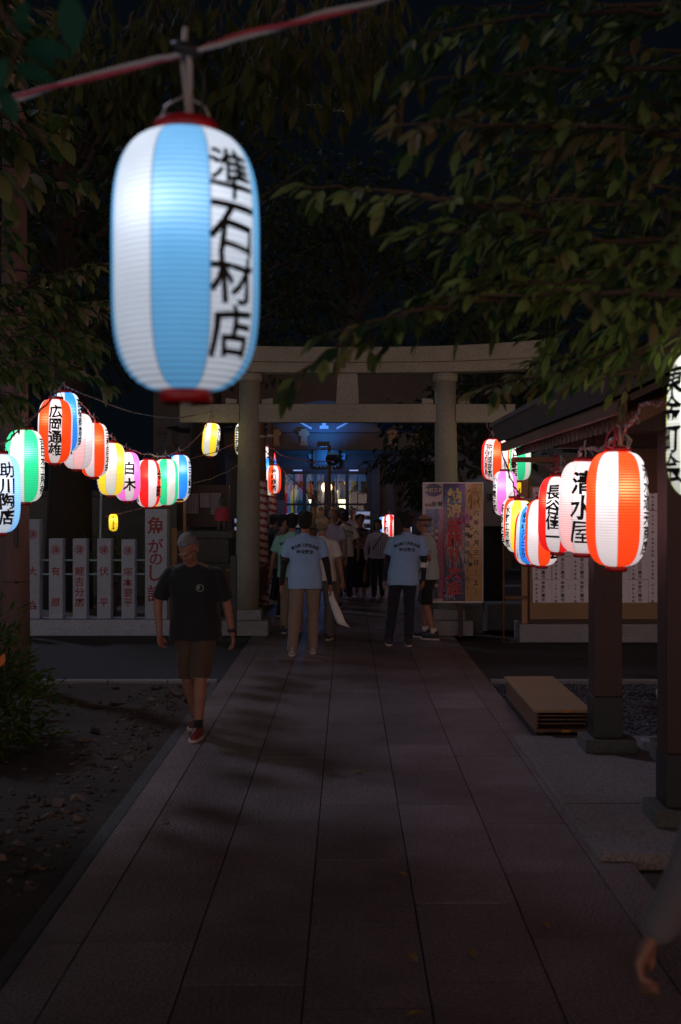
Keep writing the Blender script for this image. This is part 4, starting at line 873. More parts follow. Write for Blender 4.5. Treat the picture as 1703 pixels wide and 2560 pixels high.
m = MB(); m.lathe([(.1, .38), (.115, .33), (.125, .2), (.12, .16)], 14, (0, -.06, 0), cap=False); m.build('red_bib', mat('bib', (.45, .05, .08), .8, .3, 20), T)
T = empty('stone_lantern', (P(392, 0, 19.6).x, 19.6, 0), label='tall dark stone lantern behind the end of the left lantern string', cat='stone lantern')
m = MB(); m.box((-.16, -.16, 0), (.16, .16, 1.5)); m.build('shaft', M['stone_dark'], T, bevel=.02); m = MB(); m.cbox((0, 0, 1.72), (.42, .42, .42)); m.build('fire_box', M['stone_dark'], T, bevel=.02); m = MB(); m.lathe([(.42, 1.94), (.4, 2.0), (.15, 2.2), (.06, 2.25), (.08, 2.32), (.0, 2.4)], 6); m.build('cap', M['stone_dark'], T); T.scale = (.85, .85, 1.28)
M['sheet2'] = mat('sheet2', (.32, .27, .32), .6, .3, 8)
for i, (x0, x1, y0, y1) in enumerate(((430, 457, 1136, 1182), (460, 483, 1135, 1168), (485, 509, 1135, 1184))):
    a, b = P(x0, y0, 20), P(x1, y1, 20); T = empty('posted_sheet', ((a.x+b.x)/2, 20, (a.z+b.z)/2), label='printed sheet posted behind the fence near the fox, '+('left', 'middle, with red lines', 'right, crumpled')[i]+' one of three', cat='sheet', group='sheets posted behind the fox')
    w, h = b.x-a.x, a.z-b.z; m = MB(); m.box((-w/2, 0, -h/2), (w/2, .01, h/2)); s = m.build('sheet', M['sheet2'], T)
    q = MB()
    for c in range(4): V, F_ = col_text('東金町自治会納涼大会', h*.07, h*.09, .02); plane_text(q, V, F_, (-w/2+w*(c+.5)/4, -.003, 0))
    q.build('print', M['redpaint'] if i == 1 else M['ink'], s)
T = empty('sheet_panel', (P(470, 0, 20.1).x, 20.1, 0), label='dark timber panel that carries the posted sheets behind the fox', cat='panel')
m = MB(); m.box((-.45, -.03, 1.35), (.45, .0+.02, 2.1)); m.build('panel', M['wood_dark'], T)
for x in (-.42, .42): m = MB(); m.box((x-.03, .021, 0), (x+.03, .06, 2.1)); m.build('leg', M['wood_dark'], T)
T = empty('pasted_notice', (P(620, 0, 22).x, 21.85, P(0, 1178, 22).z), label='grey notice with fine writing hung between the two striped poles', cat='notice'); m = MB(); m.box((-.14, 0, -.2), (.14, .01, .2)); s = m.build('sheet', M['sheet2'], T)
q = MB()
for c in range(4): V, F_ = col_text('金町三和自治会長', .04, .046, .02); plane_text(q, V, F_, (-.1+.066*c, -.003, 0))
q.build('print', M['ink'], s)
m = MB(); m.box((-.16, 0, -.36), (.16, .02, .36)); T = m.build('blue_poster', mat('bpos', (.16, .18, .42), .5, .4, 20), label='upright blue poster standing behind the thinner striped pole', cat='poster'); T.location = (P(642, 0, 24).x, 24, P(0, 1190, 24).z)
# ---------------------------------------------------------------- tents
def tent(x0, x1, y0, y1, ze, zr, label, mt, name='festival_tent'):
    T = empty(name, ((x0+x1)/2, (y0+y1)/2, 0), label=label, cat='tent', group='festival tents'); hx, hy = (x1-x0)/2, (y1-y0)/2
    m = MB(); n = 10; vs = []
    for i in range(n+1):
        for j in range(n+1):
            u, v = i/n*2-1, j/n*2-1; z = ze+(zr-ze)*(1-max(abs(u), abs(v)*.999))+.05*sin(u*5)*cos(v*4)*(1-abs(u))
            vs.append((u*hx, v*hy, z-.06*(1-abs(abs(u)*2-1))*(abs(v) > .9)))
    m.add(vs, [(i*(n+1)+j, (i+1)*(n+1)+j, (i+1)*(n+1)+j+1, i*(n+1)+j+1) for i in range(n) for j in range(n)], 0, True); m.build('canopy', mt, T)
    m = MB(); vs = []; N_ = 24
    for k in range(N_+1): x = -hx+2*hx*k/N_; vs += [(x, -hy+.01*sin(k*1.7), ze-.0), (x, -hy+.02*sin(k*1.3)-.012, ze-.28)]
    m.add(vs, [(2*k, 2*k+1, 2*k+3, 2*k+2) for k in range(N_)], 0, True); va = m.build('valance', mt, T)
    for sx in (-1, 1):
        for sy in (-1, 1): m = MB(); m.tube([(sx*(hx-.03), sy*(hy-.03), 0), (sx*(hx-.03), sy*(hy-.03), ze)], .02, 8); m.build('leg', M['metal'], T)
    return T, va, hx, hy
T, va, hx, hy = tent(1.05, 3.1, 22.6, 25.6, 2.35, 3.0, 'pinkish grey festival tent behind the poster board, right of the shrine', M['tent'])
m = MB()                                        # gathered side curtain at its left corner
vs = []; n = 18
for i in range(9):
    z = 2.35-i*.20; w = .30*(1-.55*sin(pi*min(1, i/7)))+.05
    for k in range(n+1): vs.append((-hx-.12+w*(k/n), -hy-.03+.035*sin(k*2.1), z))
m.add(vs, [(i*(n+1)+k, (i+1)*(n+1)+k, (i+1)*(n+1)+k+1, i*(n+1)+k+1) for i in range(8) for k in range(n)], 0, True); m.build('gathered_curtain', M['tent'], T)
q = MB(); V, F_ = col_text('金町会', .14, .2, .02); plane_text(q, V, F_, (1.05-2.075+.0, -hy-.085, 1.75)); q.build('lettering', M['inkb'], T)
T, va, hx, hy = tent(1.6, 5.2, 17.4, 20.4, 1.95, 2.75, 'dark grey tent behind the poster board with black lettering on its valance', M['tent2'])
m = MB(); m.box((-hx, -hy-.045, 1.42), (hx, -hy-.035, 1.96)); sk = m.build('front_cloth', M['tent2'], T)
for s_, zz, x in (('東京都葛飾区', 1.86, 0), ('共同募金会', 1.68, 0), ('１１２１', 1.50, 0)):
    q = MB(); V, F_ = row_text(s_, .15, .2, .015); plane_text(q, V, F_, (P(1150, 0, 17.4).x+x-3.4+.35, -hy-.048, zz)); q.build('lettering', M['inkb'], sk)
T = empty('stall_table', (-1.62, 18.3, 0), label='long stall table with a brown cloth and small goods left behind the gate pillar', cat='table')
m = MB(); m.box((-.3, -.6, .70), (.22, 1.6, .73)); m.build('tabletop', M['wood_light'], T); m = MB(); m.box((-.31, -.61, .25), (.23, 1.61, .698)); m.build('tablecloth', mat('tcl', (.2, .08, .05), .8, .4, 6), T)
for x in (-.26, .18):
    for y in (-.55, 1.5): m = MB(); m.box((x-.02, y-.02, 0), (x+.02, y+.02, .26)); m.build('leg', M['metal'], T)
for i, (x, y, c) in enumerate(((.05, -.3, (.7, .3, .03)), (.1, .0, (.7, .1, .3)), (-.1, -.15, (.6, .5, .1)))):
    m = MB(); m.ell((0, 0, .05), (.07, .07, .05)); m.tube([(.0, 0, .08), (.05, 0, .16)], .015, 6); m.build('toy', mat('toy%d' % i, c, .4, .3, 20), label=('orange', 'pink', 'yellow')[i]+' toy on the stall table left behind the gate pillar', cat='toy', group='toys on the stall table').location = (-1.62+x, 18.3+y, .731)

# a distant lit lamp glimpsed through the left tree
T = empty('street_lamp', (P(118, 0, 34).x, 34, 0), label='far bluish white street lamp glimpsed through the leaves of the left tree', cat='street lamp')
m = MB(); zl = P(0, 652, 34).z; m.tube([(0, 0, 0), (0, 0, zl-.1)], [.08, .05], 8); m.build('pole', M['metal_dark'], T)
m = MB(); m.ell((0, 0, zl), (.11, .11, .08)); m.ell((-.32, 0, zl-.12), (.14, .05, .03)); m.tube([(0, 0, zl-.1), (-.3, 0, zl-.15)], .015, 6); m.build('lamp_head', mat('lamp_far', (.6, .7, 1), .4, emit=(.45, .6, 1), es=5), T)
# ---------------------------------------------------------------- foliage
def bez(p0, p1, p2, n):
    return [p0*(1-t)**2+p1*2*t*(1-t)+p2*t*t for t in [i/n for i in range(n+1)]]
def rv(s): return Vector((R.gauss(0, s), R.gauss(0, s), R.gauss(0, s)))
def spray(lf, wd, p0, p1, bow, nt, tl, L, droop=.5, r0=.012, dens=1.0, w=.42, tint=None):
    """a leafy bough from p0 to p1: twigs either side, leaves alternating along every twig"""
    p0 = Vector(p0); p1 = Vector(p1); mid = (p0+p1)/2+Vector(bow); ax = bez(p0, mid, p1, 14); ax = [a+rv(.006)*(i > 0) for i, a in enumerate(ax)]
    wd.tube(ax, [r0*(1-.8*i/14) for i in range(15)], 6)
    D = (p1-p0).normalized()
    for k in range(nt):
        t = (k+R.random())/nt; t = t**.8; i = min(13, int(t*14)); b = ax[i].lerp(ax[i+1], t*14-i if t*14-i < 1 else 1)
        side = D.cross(Vector((0, 0, 1))).normalized()*(1 if k % 2 else -1); up = Vector((0, 0, R.uniform(-.7, .45)))
        d = (D*R.uniform(.3, 1.0)+side*R.uniform(.2, 1.0)+up).normalized(); l = tl*R.uniform(.5, 1.2)*(1.05-.6*t)
        tw = [b+d*(l*s_)+Vector((0, 0, -droop*l*s_*s_)) for s_ in (0, .25, .5, .75, 1)]
        wd.tube(tw, [.0028, .0024, .002, .0016, .001], 4, cap=False)
        nl = max(3, int(l/L*2.6*dens))
        for j in range(nl):
            s_ = .12+.88*(j+.5)/nl; q = s_*4; ii = min(3, int(q)); pp = tw[ii].lerp(tw[ii+1], q-ii); td = (tw[ii+1]-tw[ii]).normalized()
            sd_ = td.cross(Vector((0, 0, 1))); sd_ = sd_.normalized()*(1 if j % 2 else -1) if sd_.length > .05 else Vector((1, 0, 0))
            ld = (td*1.0+sd_*R.uniform(.3, .9)+D*.4+Vector((0, 0, -R.uniform(-.1, .55)))).normalized(); nn = (Vector((0, 0, 1))+rv(.45)).normalized()
            lf.cur = tint if tint is not None and R.random() < .75 else R.random(); leaf_geo(lf, pp+ld*.01, ld, nn, L*R.uniform(.65, 1.15), w*R.uniform(.85, 1.15), R.uniform(.05, .3), R.uniform(.05, .45))
        lf.cur = R.random(); leaf_geo(lf, tw[-1], (tw[-1]-tw[-2]).normalized()+Vector((0, 0, -.2)), Vector((0, 0, 1))+rv(.3), L*R.uniform(.8, 1.2), w)
def tree(name, loc, label, mt, group=None, cat='tree'):
    T = empty(name, loc, label=label, cat=cat, group=group); return T
def fit(o, T): o.matrix_parent_inverse = Matrix.Translation(-Vector(T.location)); return o
# near tree on the right: trunk stands outside the picture, boughs reach in
T = tree('cherry_tree', (4.6, 2.6, 0), 'big leafy tree whose boughs hang in from the right over the paved way', None)
wd = MB(); lf = MB(); tw_ = MB()
trunk = [Vector((4.6, 2.6, -.1)), Vector((4.55, 2.65, 1)), Vector((4.4, 2.8, 2.2)), Vector((4.1, 3.0, 3.2)), Vector((3.6, 3.2, 4.2)), Vector((3.2, 3.4, 5.4))]
wd.tube(trunk, [.26, .2, .17, .15, .12, .06], 14)
limbs = [(trunk[2], (3.2, 3.0, 2.7), (2.2, 3.1, 2.75)), (trunk[3], (3.0, 3.3, 3.4), (2.0, 3.4, 3.3)), (trunk[4], (2.8, 3.2, 4.2), (1.6, 3.2, 3.9)), (trunk[2], (3.3, 4.2, 2.6), (2.4, 5.0, 2.75)), (trunk[3], (2.6, 2.4, 3.7), (1.2, 1.8, 3.6)), (trunk[4], (2.6, 2.2, 4.6), (.4, 1.0, 4.4)), (trunk[3], (3.2, 1.6, 3.9), (2.2, .4, 3.9))]
for a, b, c in limbs: wd.tube(bez(Vector(a), Vector(b), Vector(c), 8), [.08, .07, .06, .05, .045, .04, .035, .03, .025], 8)
B_ = [  # start(vx,vy,Y), end, bow z, twigs, twig length, leaf, tint (carries the lantern light)
 ((1700, 40, 3.6), (930, 95, 3.2), .06, 26, .26, .105, .15), ((1700, 170, 3.7), (950, 190, 3.1), .08, 26, .24, .105, .2), ((1700, 250, 3.6), (1050, 250, 3.3), .05, 24, .24, .10, .35),
 ((1680, 330, 3.4), (920, 285, 3.0), .05, 24, .18, .10, .95), ((1700, 390, 3.6), (1080, 350, 3.3), .04, 22, .20, .095, .5),
 ((1700, 500, 3.4), (1120, 470, 3.2), .06, 24, .20, .095, .5), ((1250, 500, 3.3), (700, 428, 3.1), .04, 17, .13, .09, .75), ((1700, 590, 3.5), (960, 535, 3.2), .04, 36, .17, .09, .62),
 ((1700, 640, 3.6), (1060, 610, 3.4), .05, 36, .2, .09, .66), ((1700, 690, 3.5), (1050, 655, 3.3), .05, 36, .2, .09, .66), ((1700, 700, 3.4), (960, 700, 3.2), .07, 26, .16, .09, .7),
 ((1180, 690, 3.3), (800, 765, 3.0), .05, 13, .13, .09, .2), ((1000, 730, 3.2), (690, 870, 3.0), .10, 11, .11, .085, .35), ((1700, 750, 3.8), (1240, 770, 3.8), .05, 26, .15, .08, .7),
 ((1560, 810, 4.6), (1230, 830, 4.6), .04, 26, .18, .08, .4), ((1480, 860, 4.4), (1110, 890, 4.2), .06, 22, .14, .085, .9), ((1500, 790, 3.9), (1290, 870, 4.0), .05, 14, .15, .08, .5),
 ((1700, 20, 4.4), (1000, 20, 4.0), .05, 26, .4, .11, .3), ((1700, 460, 4.6), (1150, 420, 4.4), .05, 26, .3, .10, .3), ((1700, 560, 4.8), (1200, 600, 4.6), .05, 28, .3, .10, .6), ((1700, 120, 4.8), (1200, 160, 4.6), .05, 28, .4, .10, .4), ((1700, 300, 4.8), (1200, 300, 4.6), .05, 28, .35, .10, .4)]
for a, b, bz, nt_, tl, L_, ti in B_:
    spray(lf, tw_, P(*a), P(*b), (0, R.uniform(-.1, .1), bz), int(nt_*.95), tl, L_*.86, .22, .012, 1.2, .40, ti)
for k in range(60):     # unseen boughs added overhead and behind the camera to block the sky glow
    x, y = R.uniform(-2.6, 3.8), R.uniform(-2.0, 2.0); z = R.uniform(2.95, 4.9)
    spray(lf, tw_, (x+.8, y+.2, z), (x-.7, y+R.uniform(-.4, .2), z-.05), (0, 0, .1), 12, .42, .15, .2, .014, .7, .52)
fit(wd.build('trunk', M['bark'], T), T); fit(tw_.build('branch', M['twig'], T), T); fit(lf.build('crown', M['leaf_near'], T, att=True), T)
# bright single leaves close to the right lantern
m = MB()
# tree over the top of the picture
T = tree('maple_tree', (-3.4, 5.6, 0), 'tree hanging dim olive leaves along the top of the picture behind the twisted cord', None)
wd = MB(); lf = MB(); tw_ = MB()
wd.tube([Vector((-3.6, 5.4, 3.2)), Vector((-3.5, 5.5, 4.0)), Vector((-2.4, 5.3, 4.5)), Vector((-.9, 5.1, 4.4)), Vector((.6, 5.0, 4.5))], [.09, .08, .06, .05, .03], 8)
wd.tube([Vector((-4.6, 5.6, -.1)), Vector((-4.4, 5.6, 1.8)), Vector((-3.6, 5.4, 3.3))], [.2, .16, .09], 10)
for x, y in ((180, 120), (230, 60), (290, 160), (330, 90), (380, 40), (430, 110), (500, 60), (540, 150), (590, 100), (640, 60), (680, 150), (730, 110), (780, 150), (820, 80), (560, 20), (700, 20), (860, 30), (330, 20), (840, 150), (900, 60)):
    Y = R.uniform(4.1, 5.4); b = P(x, y+55, Y); a = P(x+R.uniform(-30, 120), y-130, Y+.1)
    spray(lf, tw_, a, b, (0, 0, .05), 10, .24, .105, .8, .008, 1.1, .30, R.random()*.6)
for x, y in ((545, 175), (290, 195), (640, 110), (770, 190)):
    spray(lf, tw_, P(x+20, y-120, 4.3), P(x, y+15, 4.2), (0, 0, .02), 6, .16, .11, .9, .006, 1.2, .3, .3)
fit(wd.build('trunk', M['bark'], T), T); fit(tw_.build('branch', M['twig'], T), T); fit(lf.build('crown', M['leaf_top'], T, att=True), T)
# left tree
T = tree('young_tree', (-4.9, 8.4, 0), 'leafy tree at the left edge with sprays reaching over the orange and blue lanterns', None)
wd = MB(); lf = MB(); tw_ = MB()
wd.tube([Vector((-4.9, 8.4, -.1)), Vector((-4.8, 8.3, 1.5)), Vector((-4.2, 8.0, 2.6)), Vector((-3.2, 7.8, 3.3)), Vector((-2.6, 7.7, 3.6))], [.12, .1, .08, .05, .02], 10)
for a, b, n_, tl in [((-150, 800, 8), (200, 780, 7.6), 24, .26), ((-120, 760, 7.8), (235, 690, 7.7), 22, .26), ((-120, 700, 8), (190, 620, 7.8), 20, .26), ((-60, 720, 7.9), (235, 600, 7.7), 14, .2), ((-140, 640, 7.8), (50, 560, 7.4), 10, .22),
        ((-140, 560, 7.8), (40, 515, 7.2), 8, .2), ((-120, 850, 7.6), (80, 840, 7.2), 22, .22), ((-120, 920, 7.4), (40, 915, 7.4), 18, .2), ((60, 820, 7.5), (258, 890, 7.4), 9, .13), ((-100, 960, 7.2), (30, 955, 7.2), 10, .13), ((-40, 760, 8.2), (210, 770, 8.2), 22, .28), ((0, 700, 8.3), (180, 740, 8.2), 18, .28), ((-60, 660, 8.2), (130, 690, 8.2), 14, .28), ((-100, 830, 8.1), (210, 820, 8.0), 22, .22), ((-60, 870, 7.6), (120, 872, 7.5), 12, .12)]:
    spray(lf, tw_, P(*a), P(*b), (0, 0, R.uniform(.02, .1)), int(n_*1.3), tl, .10, .35, .010, 1.4, .42)
for k in range(120):     # unseen upper boughs added to shade the near paving from the sun
    x, y, z = R.uniform(-5.4, -2.5), R.uniform(5.0, 9.4), R.uniform(4.3, 5.8)
    spray(lf, tw_, (x-.7, y, z), (x+.5, y+R.uniform(-.4, .4), z), (0, 0, .15), 12, .5, .21, .3, .014, .7, .55)
wd.tube([Vector((-4.2, 8.0, 2.6)), Vector((-4.1, 7.8, 4.0)), Vector((-3.9, 7.6, 5.4))], [.08, .06, .03], 8)
fit(wd.build('trunk', M['bark'], T), T); fit(tw_.build('branch', M['twig'], T), T); fit(lf.build('crown', M['leaf_left'], T, att=True), T)
# very near sprig, top left
T = tree('overhanging_sprig', (-1.15, 1.7, 3.2), 'blurred teal-lit leafy sprig hanging in at the top left corner, closest of all leaves', None, cat='branch')
lf = MB(); tw_ = MB()
tw_.tube([P(-260, -300, 1.7), P(-60, -60, 1.7), P(50, 90, 1.72), P(10, 190, 1.75), P(-40, 260, 1.75)], [.008, .006, .004, .003, .002], 6); tw_.tube([P(-60, -60, 1.7), P(80, -60, 1.65), P(140, -20, 1.62)], [.005, .004, .002], 6)
for (x, y, Y, dx, dz_, L_) in [(160, -20, 1.62, .05, -1, .085), (8, 75, 1.72, .6, .3, .05), (20, 130, 1.72, -.6, -.8, .08), (50, 110, 1.72, .6, -.2, .06), (30, 150, 1.74, 1, -.3, .07), (-10, 175, 1.75, -.6, -.8, .07), (60, 95, 1.7, 1, -.25, .075), (-5, 60, 1.7, -.8, .1, .06), (40, 60, 1.7, .2, .9, .05), (0, 200, 1.75, .5, -1, .06)]:
    lf.cur = R.random(); leaf_geo(lf, P(x, y, Y), Vector((dx, R.uniform(-.2, .2), dz_)), Vector((.1, -1, .5)), L_, .5, .1, .2)
fit(tw_.build('twig', M['twig'], T), T); fit(lf.build('leaves', M['leaf_teal'], T, att=True), T)
# shrub lower left
T = tree('bush', (-2.85, 8.4, 0), 'dark rounded green bush at the foot of the utility pole, left edge', None, cat='bush'); lf = MB(); wd = MB()
for i in range(70):
    a = R.uniform(0, 2*pi); e = R.uniform(.1, 1.35); rr = R.uniform(.3, .62); c = Vector((cos(a)*cos(e)*rr*1.05, sin(a)*cos(e)*rr, sin(e)*rr*1.6)); wd.tube([(0, 0, 0), c*.5+rv(.02), c], [.008, .005, .002], 4, cap=False)
for i in range(4200):
    a = R.uniform(0, 2*pi); e = R.uniform(-.1, 1.5); rr = R.uniform(.30, .66)*(1+.22*noise.noise(Vector((cos(a)*2, sin(a)*2, e*2)))); c = Vector((cos(a)*cos(e)*rr*1.05, sin(a)*cos(e)*rr, max(.02, sin(e)*rr*1.55))); lf.cur = R.random()
    leaf_geo(lf, c, Vector((c.x, c.y, c.z*.6+.15))+rv(.3), Vector((0, 0, 1))+rv(.5), R.uniform(.045, .09), .38, .2, .3)
wd.build('stems', M['twig'], T); lf.build('foliage', M['bush'], T, att=True)
o = MB(); leaf_geo(o, Vector((0, 0, 0)), Vector((.3, 0, 1)), Vector((0, -1, .2)), .1, .5, .2, .1); o.build('orange_leaf', mat('orl', (.7, .16, .02), .6), label='single orange leaf on the left side of the dark bush', cat='leaf').location = P(0, 1535, 7.85)
T = tree('bush', (P(262, 0, 17.5).x, 17.5, 0), 'small green bush behind the stone fence, under the tiny yellow lantern', None, cat='bush'); lf = MB(); wd = MB()
for i in range(900):
    c = Vector((R.gauss(0, .22), R.gauss(0, .2), .75+R.gauss(0, .2)+.15)); lf.cur = R.random(); leaf_geo(lf, c, rv(1)+Vector((0, 0, .4)), Vector((0, 0, 1)), R.uniform(.05, .08), .4, .2, .3)
for i in range(12): wd.tube([(0, 0, 0), (R.gauss(0, .06), 0, .5), (R.gauss(0, .2), R.gauss(0, .2), .95)], [.02, .01, .003], 5)
wd.build('stems', M['twig'], T); lf.build('foliage', M['bush'], T, att=True)
# tree beside the tent in the shrine yard
T = tree('camellia_tree', (P(1040, 0, 20.5).x, 20.6, 0), 'small glossy-leaved tree leaning in from the right pillar before the shrine', None); wd = MB(); lf = MB(); tw_ = MB()
b0 = P(1040, 1154, 20.6); wd.tube([Vector((b0.x, 20.6, -.1)), Vector((b0.x+.05, 20.6, 1.4)), P(1010, 1090, 20.5), P(960, 1060, 20.3)], [.12, .1, .07, .03], 8)
for a, b in [((1040, 1090, 20.5), (850, 1060, 19.8)), ((1030, 1080, 20.5), (880, 1045, 20)), ((1030, 1100, 20.4), (900, 1090, 19.6)), ((1030, 1110, 20.4), (950, 1150, 19.6)), ((1020, 1100, 20.3), (940, 1125, 19.5)), ((1030, 1060, 20.5), (900, 1100, 20)), ((1050, 1050, 20.6), (940, 1030, 20)), ((1040, 1110, 20.3), (990, 1130, 19.4)), ((1060, 1010, 20.6), (960, 1000, 20)), ((1060, 980, 20.6), (900, 1075, 20.2))]:
    spray(lf, tw_, P(*a), P(*b), (0, 0, .1), 26, .42, .085, .5, .015, 1.4, .42)
fit(wd.build('trunk', M['bark'], T), T); fit(tw_.build('branch', M['twig'], T), T); fit(lf.build('crown', M['leaf_dark'], T, att=True), T)
# big dark trees behind: trunk, limbs, thick leaf clumps
def bigtree(x, y, h, cr, rt, label, n=2200, zc=None, L_=.2, low=.35):
    T = tree('tall_tree', (x, y, 0), label, None, 'tall trees around the shrine'); wd = MB(); lf = MB()
    wd.tube([(0, 0, -.1), (R.uniform(-.1, .1), 0, h*.3), (R.uniform(-.2, .2), 0, h*.6), (0, 0, h*.95)], [rt*1.25, rt, rt*.7, rt*.15], 14)
    cl = []
    for i in range(26):
        a = R.uniform(0, 2*pi); z = h*R.uniform(low, 1); q = cr*R.uniform(.3, 1)*(1.1-.6*((z/h-low)/(1-low))**2); c = Vector((cos(a)*q, sin(a)*q, z)); cl.append((c, cr*R.uniform(.22, .42)))
        wd.tube([(0, 0, z*.8), (c.x*.5, c.y*.5, z*.92), c], [rt*.25, rt*.14, rt*.05], 6, cap=False)
    for i in range(n):
        c, r = R.choice(cl); d = rv(1).normalized(); p = c+d*r*R.uniform(.6, 1.05); lf.cur = R.random()
        leaf_geo(lf, p, d+rv(.5)+Vector((0, 0, -.3)), Vector((0, 0, 1))+rv(.4), L_*R.uniform(.7, 1.4), .55, .2, .3)
    wd.build('trunk', M['bark'], T); lf.build('crown', M['leaf_dark'], T, att=True)
bigtree(P(156, 0, 19).x, 19, 9, 2.6, .34, 'tall tree with thick bare trunk behind the fence, right of the utility pole', low=.5)
bigtree(P(20, 0, 24).x, 24, 11, 3.4, .4, 'tall tree at the far left behind the utility pole', low=.45)
bigtree(-3.3, 27, 12, 3.4, .4, 'tall dark tree left of the shrine roof', low=.4)
bigtree(3.3, 26.5, 9, 2.8, .35, 'tall dark tree right of the shrine roof', low=.42)
bigtree(6.2, 22, 8, 3.0, .35, 'tall dark tree behind the notice board', low=.3)
bigtree(0.2, 40, 13, 5.0, .5, 'tall dark tree directly behind the shrine roof', 3000, low=.3, L_=.3)
bigtree(P(1150, 0, 17.5).x, 18.6, 5, 1.5, .16, 'smaller dark tree behind the right end of the tie beam', 1800, low=.35, L_=.12)
m = MB(); m.box((-6.5, 21.0, 0), (-3.0, 21.2, 1.9)); m.box((-6.6, 20.9, 1.9), (-2.9, 21.3, 2.0)); m.build('yard_wall', M['stone_dark'], bevel=.02, label='dark yard wall far behind the stone fence', cat='wall')
# ---------------------------------------------------------------- people
def remesh(mb, vox, smooth=3):
    me = mb.mesh('tmp'); o = bpy.data.objects.new('tmp', me)
    md = o.modifiers.new('r', 'REMESH'); md.mode = 'VOXEL'; md.voxel_size = vox; md.use_smooth_shade = True
    if smooth: ms = o.modifiers.new('s', 'SMOOTH'); ms.iterations = smooth; ms.factor = .5
    m2 = evalmesh(o)
    bpy.data.objects.remove(o); bpy.data.meshes.remove(me); m2.materials.clear(); return m2
def rumple(me, f):
    n = len(me.vertices); co = [v.co.copy() for v in me.vertices]; no = [v.normal.copy() for v in me.vertices]
    me.vertices.foreach_set('co', [q for c, k in zip(co, no) for q in (c+k*f(c))]); me.update()
def capsule(mb, a, b, ra, rb, n=12, flat=False):
    a = Vector(a); b = Vector(b); t = b-a; l = t.length; t = t/l
    u = t.cross(Vector((0, 1, 0)) if abs(t.y) < .9 else Vector((1, 0, 0))).normalized(); w = t.cross(u); prof = []
    ra_ = ra if isinstance(ra, tuple) else (ra, ra); rb_ = rb if isinstance(rb, tuple) else (rb, rb)
    ks = 4
    if not flat: prof += [(-cos(pi/2*i/ks), sin(pi/2*i/ks), 0) for i in range(1, ks)]
    prof += [(0, 1, 0), (0, 1, 1)]
    if not flat: prof += [(sin(pi/2*i/ks), cos(pi/2*i/ks), 1) for i in range(1, ks)]
    vs = []
    for off, s, e in prof:
        rr = rb_ if e else ra_; c = (b if e else a)+t*off*min(rr)
        for k in range(n): q = 2*pi*k/n; vs.append(c+(u*cos(q)*rr[0]+w*sin(q)*rr[1])*s)
    L_ = len(prof); fs = [(i*n+k, i*n+(k+1) % n, (i+1)*n+(k+1) % n, (i+1)*n+k) for i in range(L_-1) for k in range(n)]
    fs += [tuple(reversed(range(n))), tuple((L_-1)*n+k for k in range(n))]; mb.add(vs, fs, 0, True)
def loft(mb, rings, n=20, p=2.4):
    vs = []
    for z, cx, cy, rx, ry in rings:
        for k in range(n):
            q = 2*pi*k/n; c, s = cos(q), sin(q); vs.append((cx+rx*abs(c)**(2/p)*(1 if c > 0 else -1), cy+ry*abs(s)**(2/p)*(1 if s > 0 else -1), z))
    L_ = len(rings); fs = [(i*n+k, i*n+(k+1) % n, (i+1)*n+(k+1) % n, (i+1)*n+k) for i in range(L_-1) for k in range(n)]
    fs += [tuple(reversed(range(n))), tuple((L_-1)*n+k for k in range(n))]; mb.add(vs, fs, 0, True)
def ik(a, b, l1, l2, hint):
    a = Vector(a); b = Vector(b); d = b-a; L_ = min(d.length, (l1+l2)*.998); d = d.normalized(); b = a+d*L_
    x = (l1*l1-l2*l2+L_*L_)/(2*L_); h = sqrt(max(0, l1*l1-x*x)); hv = Vector(hint); hv = (hv-d*hv.dot(d)).normalized(); return a+d*x+hv*h, b
def hand(mb, w, d, pn, curl=.5, sc=1.0):
    """palm and five bent fingers; d = along the hand, pn = palm normal"""
    d = Vector(d).normalized(); pn = Vector(pn); pn = (pn-d*pn.dot(d)).normalized(); s = d.cross(pn)
    P0 = w+d*.045*sc; Q = Matrix((s, d, pn)).transposed().to_4x4()
    mb.ell(P0, (.040*sc, .050*sc, .017*sc), rot=Q.to_euler(), n=12, k=8); mb.ell(w+d*.005, (.027*sc, .03*sc, .02*sc), rot=Q.to_euler())
    for i, (o, L_) in enumerate(((-.030, .068), (-.010, .078), (.010, .072), (.029, .058))):
        b = w+d*(.085-.006*abs(i-1.2))*sc+s*o*sc; c1 = (d*cos(curl*.7)+pn*sin(curl*.7)); c2 = (d*cos(curl*1.9)+pn*sin(curl*1.9)); r = .0092*sc
        m1_ = b+c1*L_*.5*sc; mb.tube([b-d*.012, b, m1_, m1_+c2*L_*.5*sc], [r*1.1, r*1.08, r, r*.8], 7)
    t0 = w+d*.03*sc-s*.03*sc; t1 = t0+(d*.7-s*.75+pn*.3).normalized()*.035*sc; mb.tube([t0, t1, t1+(d*.95-s*.1+pn*.35).normalized()*.032*sc], [.014*sc, .0115*sc, .009*sc], 7)
SKIN = mat('skin', (.34, .165, .11), .55, .35, 14, .1, 80, c2=(.27, .11, .075)); HAIRK = mat('hair_black', (.012, .010, .010), .5, .5, 30, .6, 60, wave=(60, 60, 6)); HAIRG = mat('hair_grey', (.20, .19, .20), .6, .6, 40, .5, 90, c2=(.16, .15, .16))
EYEW = mat('eye', (.22, .18, .16), .35); LIP = mat('lip', (.30, .11, .09), .5)
def cloth(n, c, c2=None, v=.3): return mat(n, c, .85, v, 5, .55, 7, c2=c2 or tuple(x*.72 for x in c), sheen=.2)
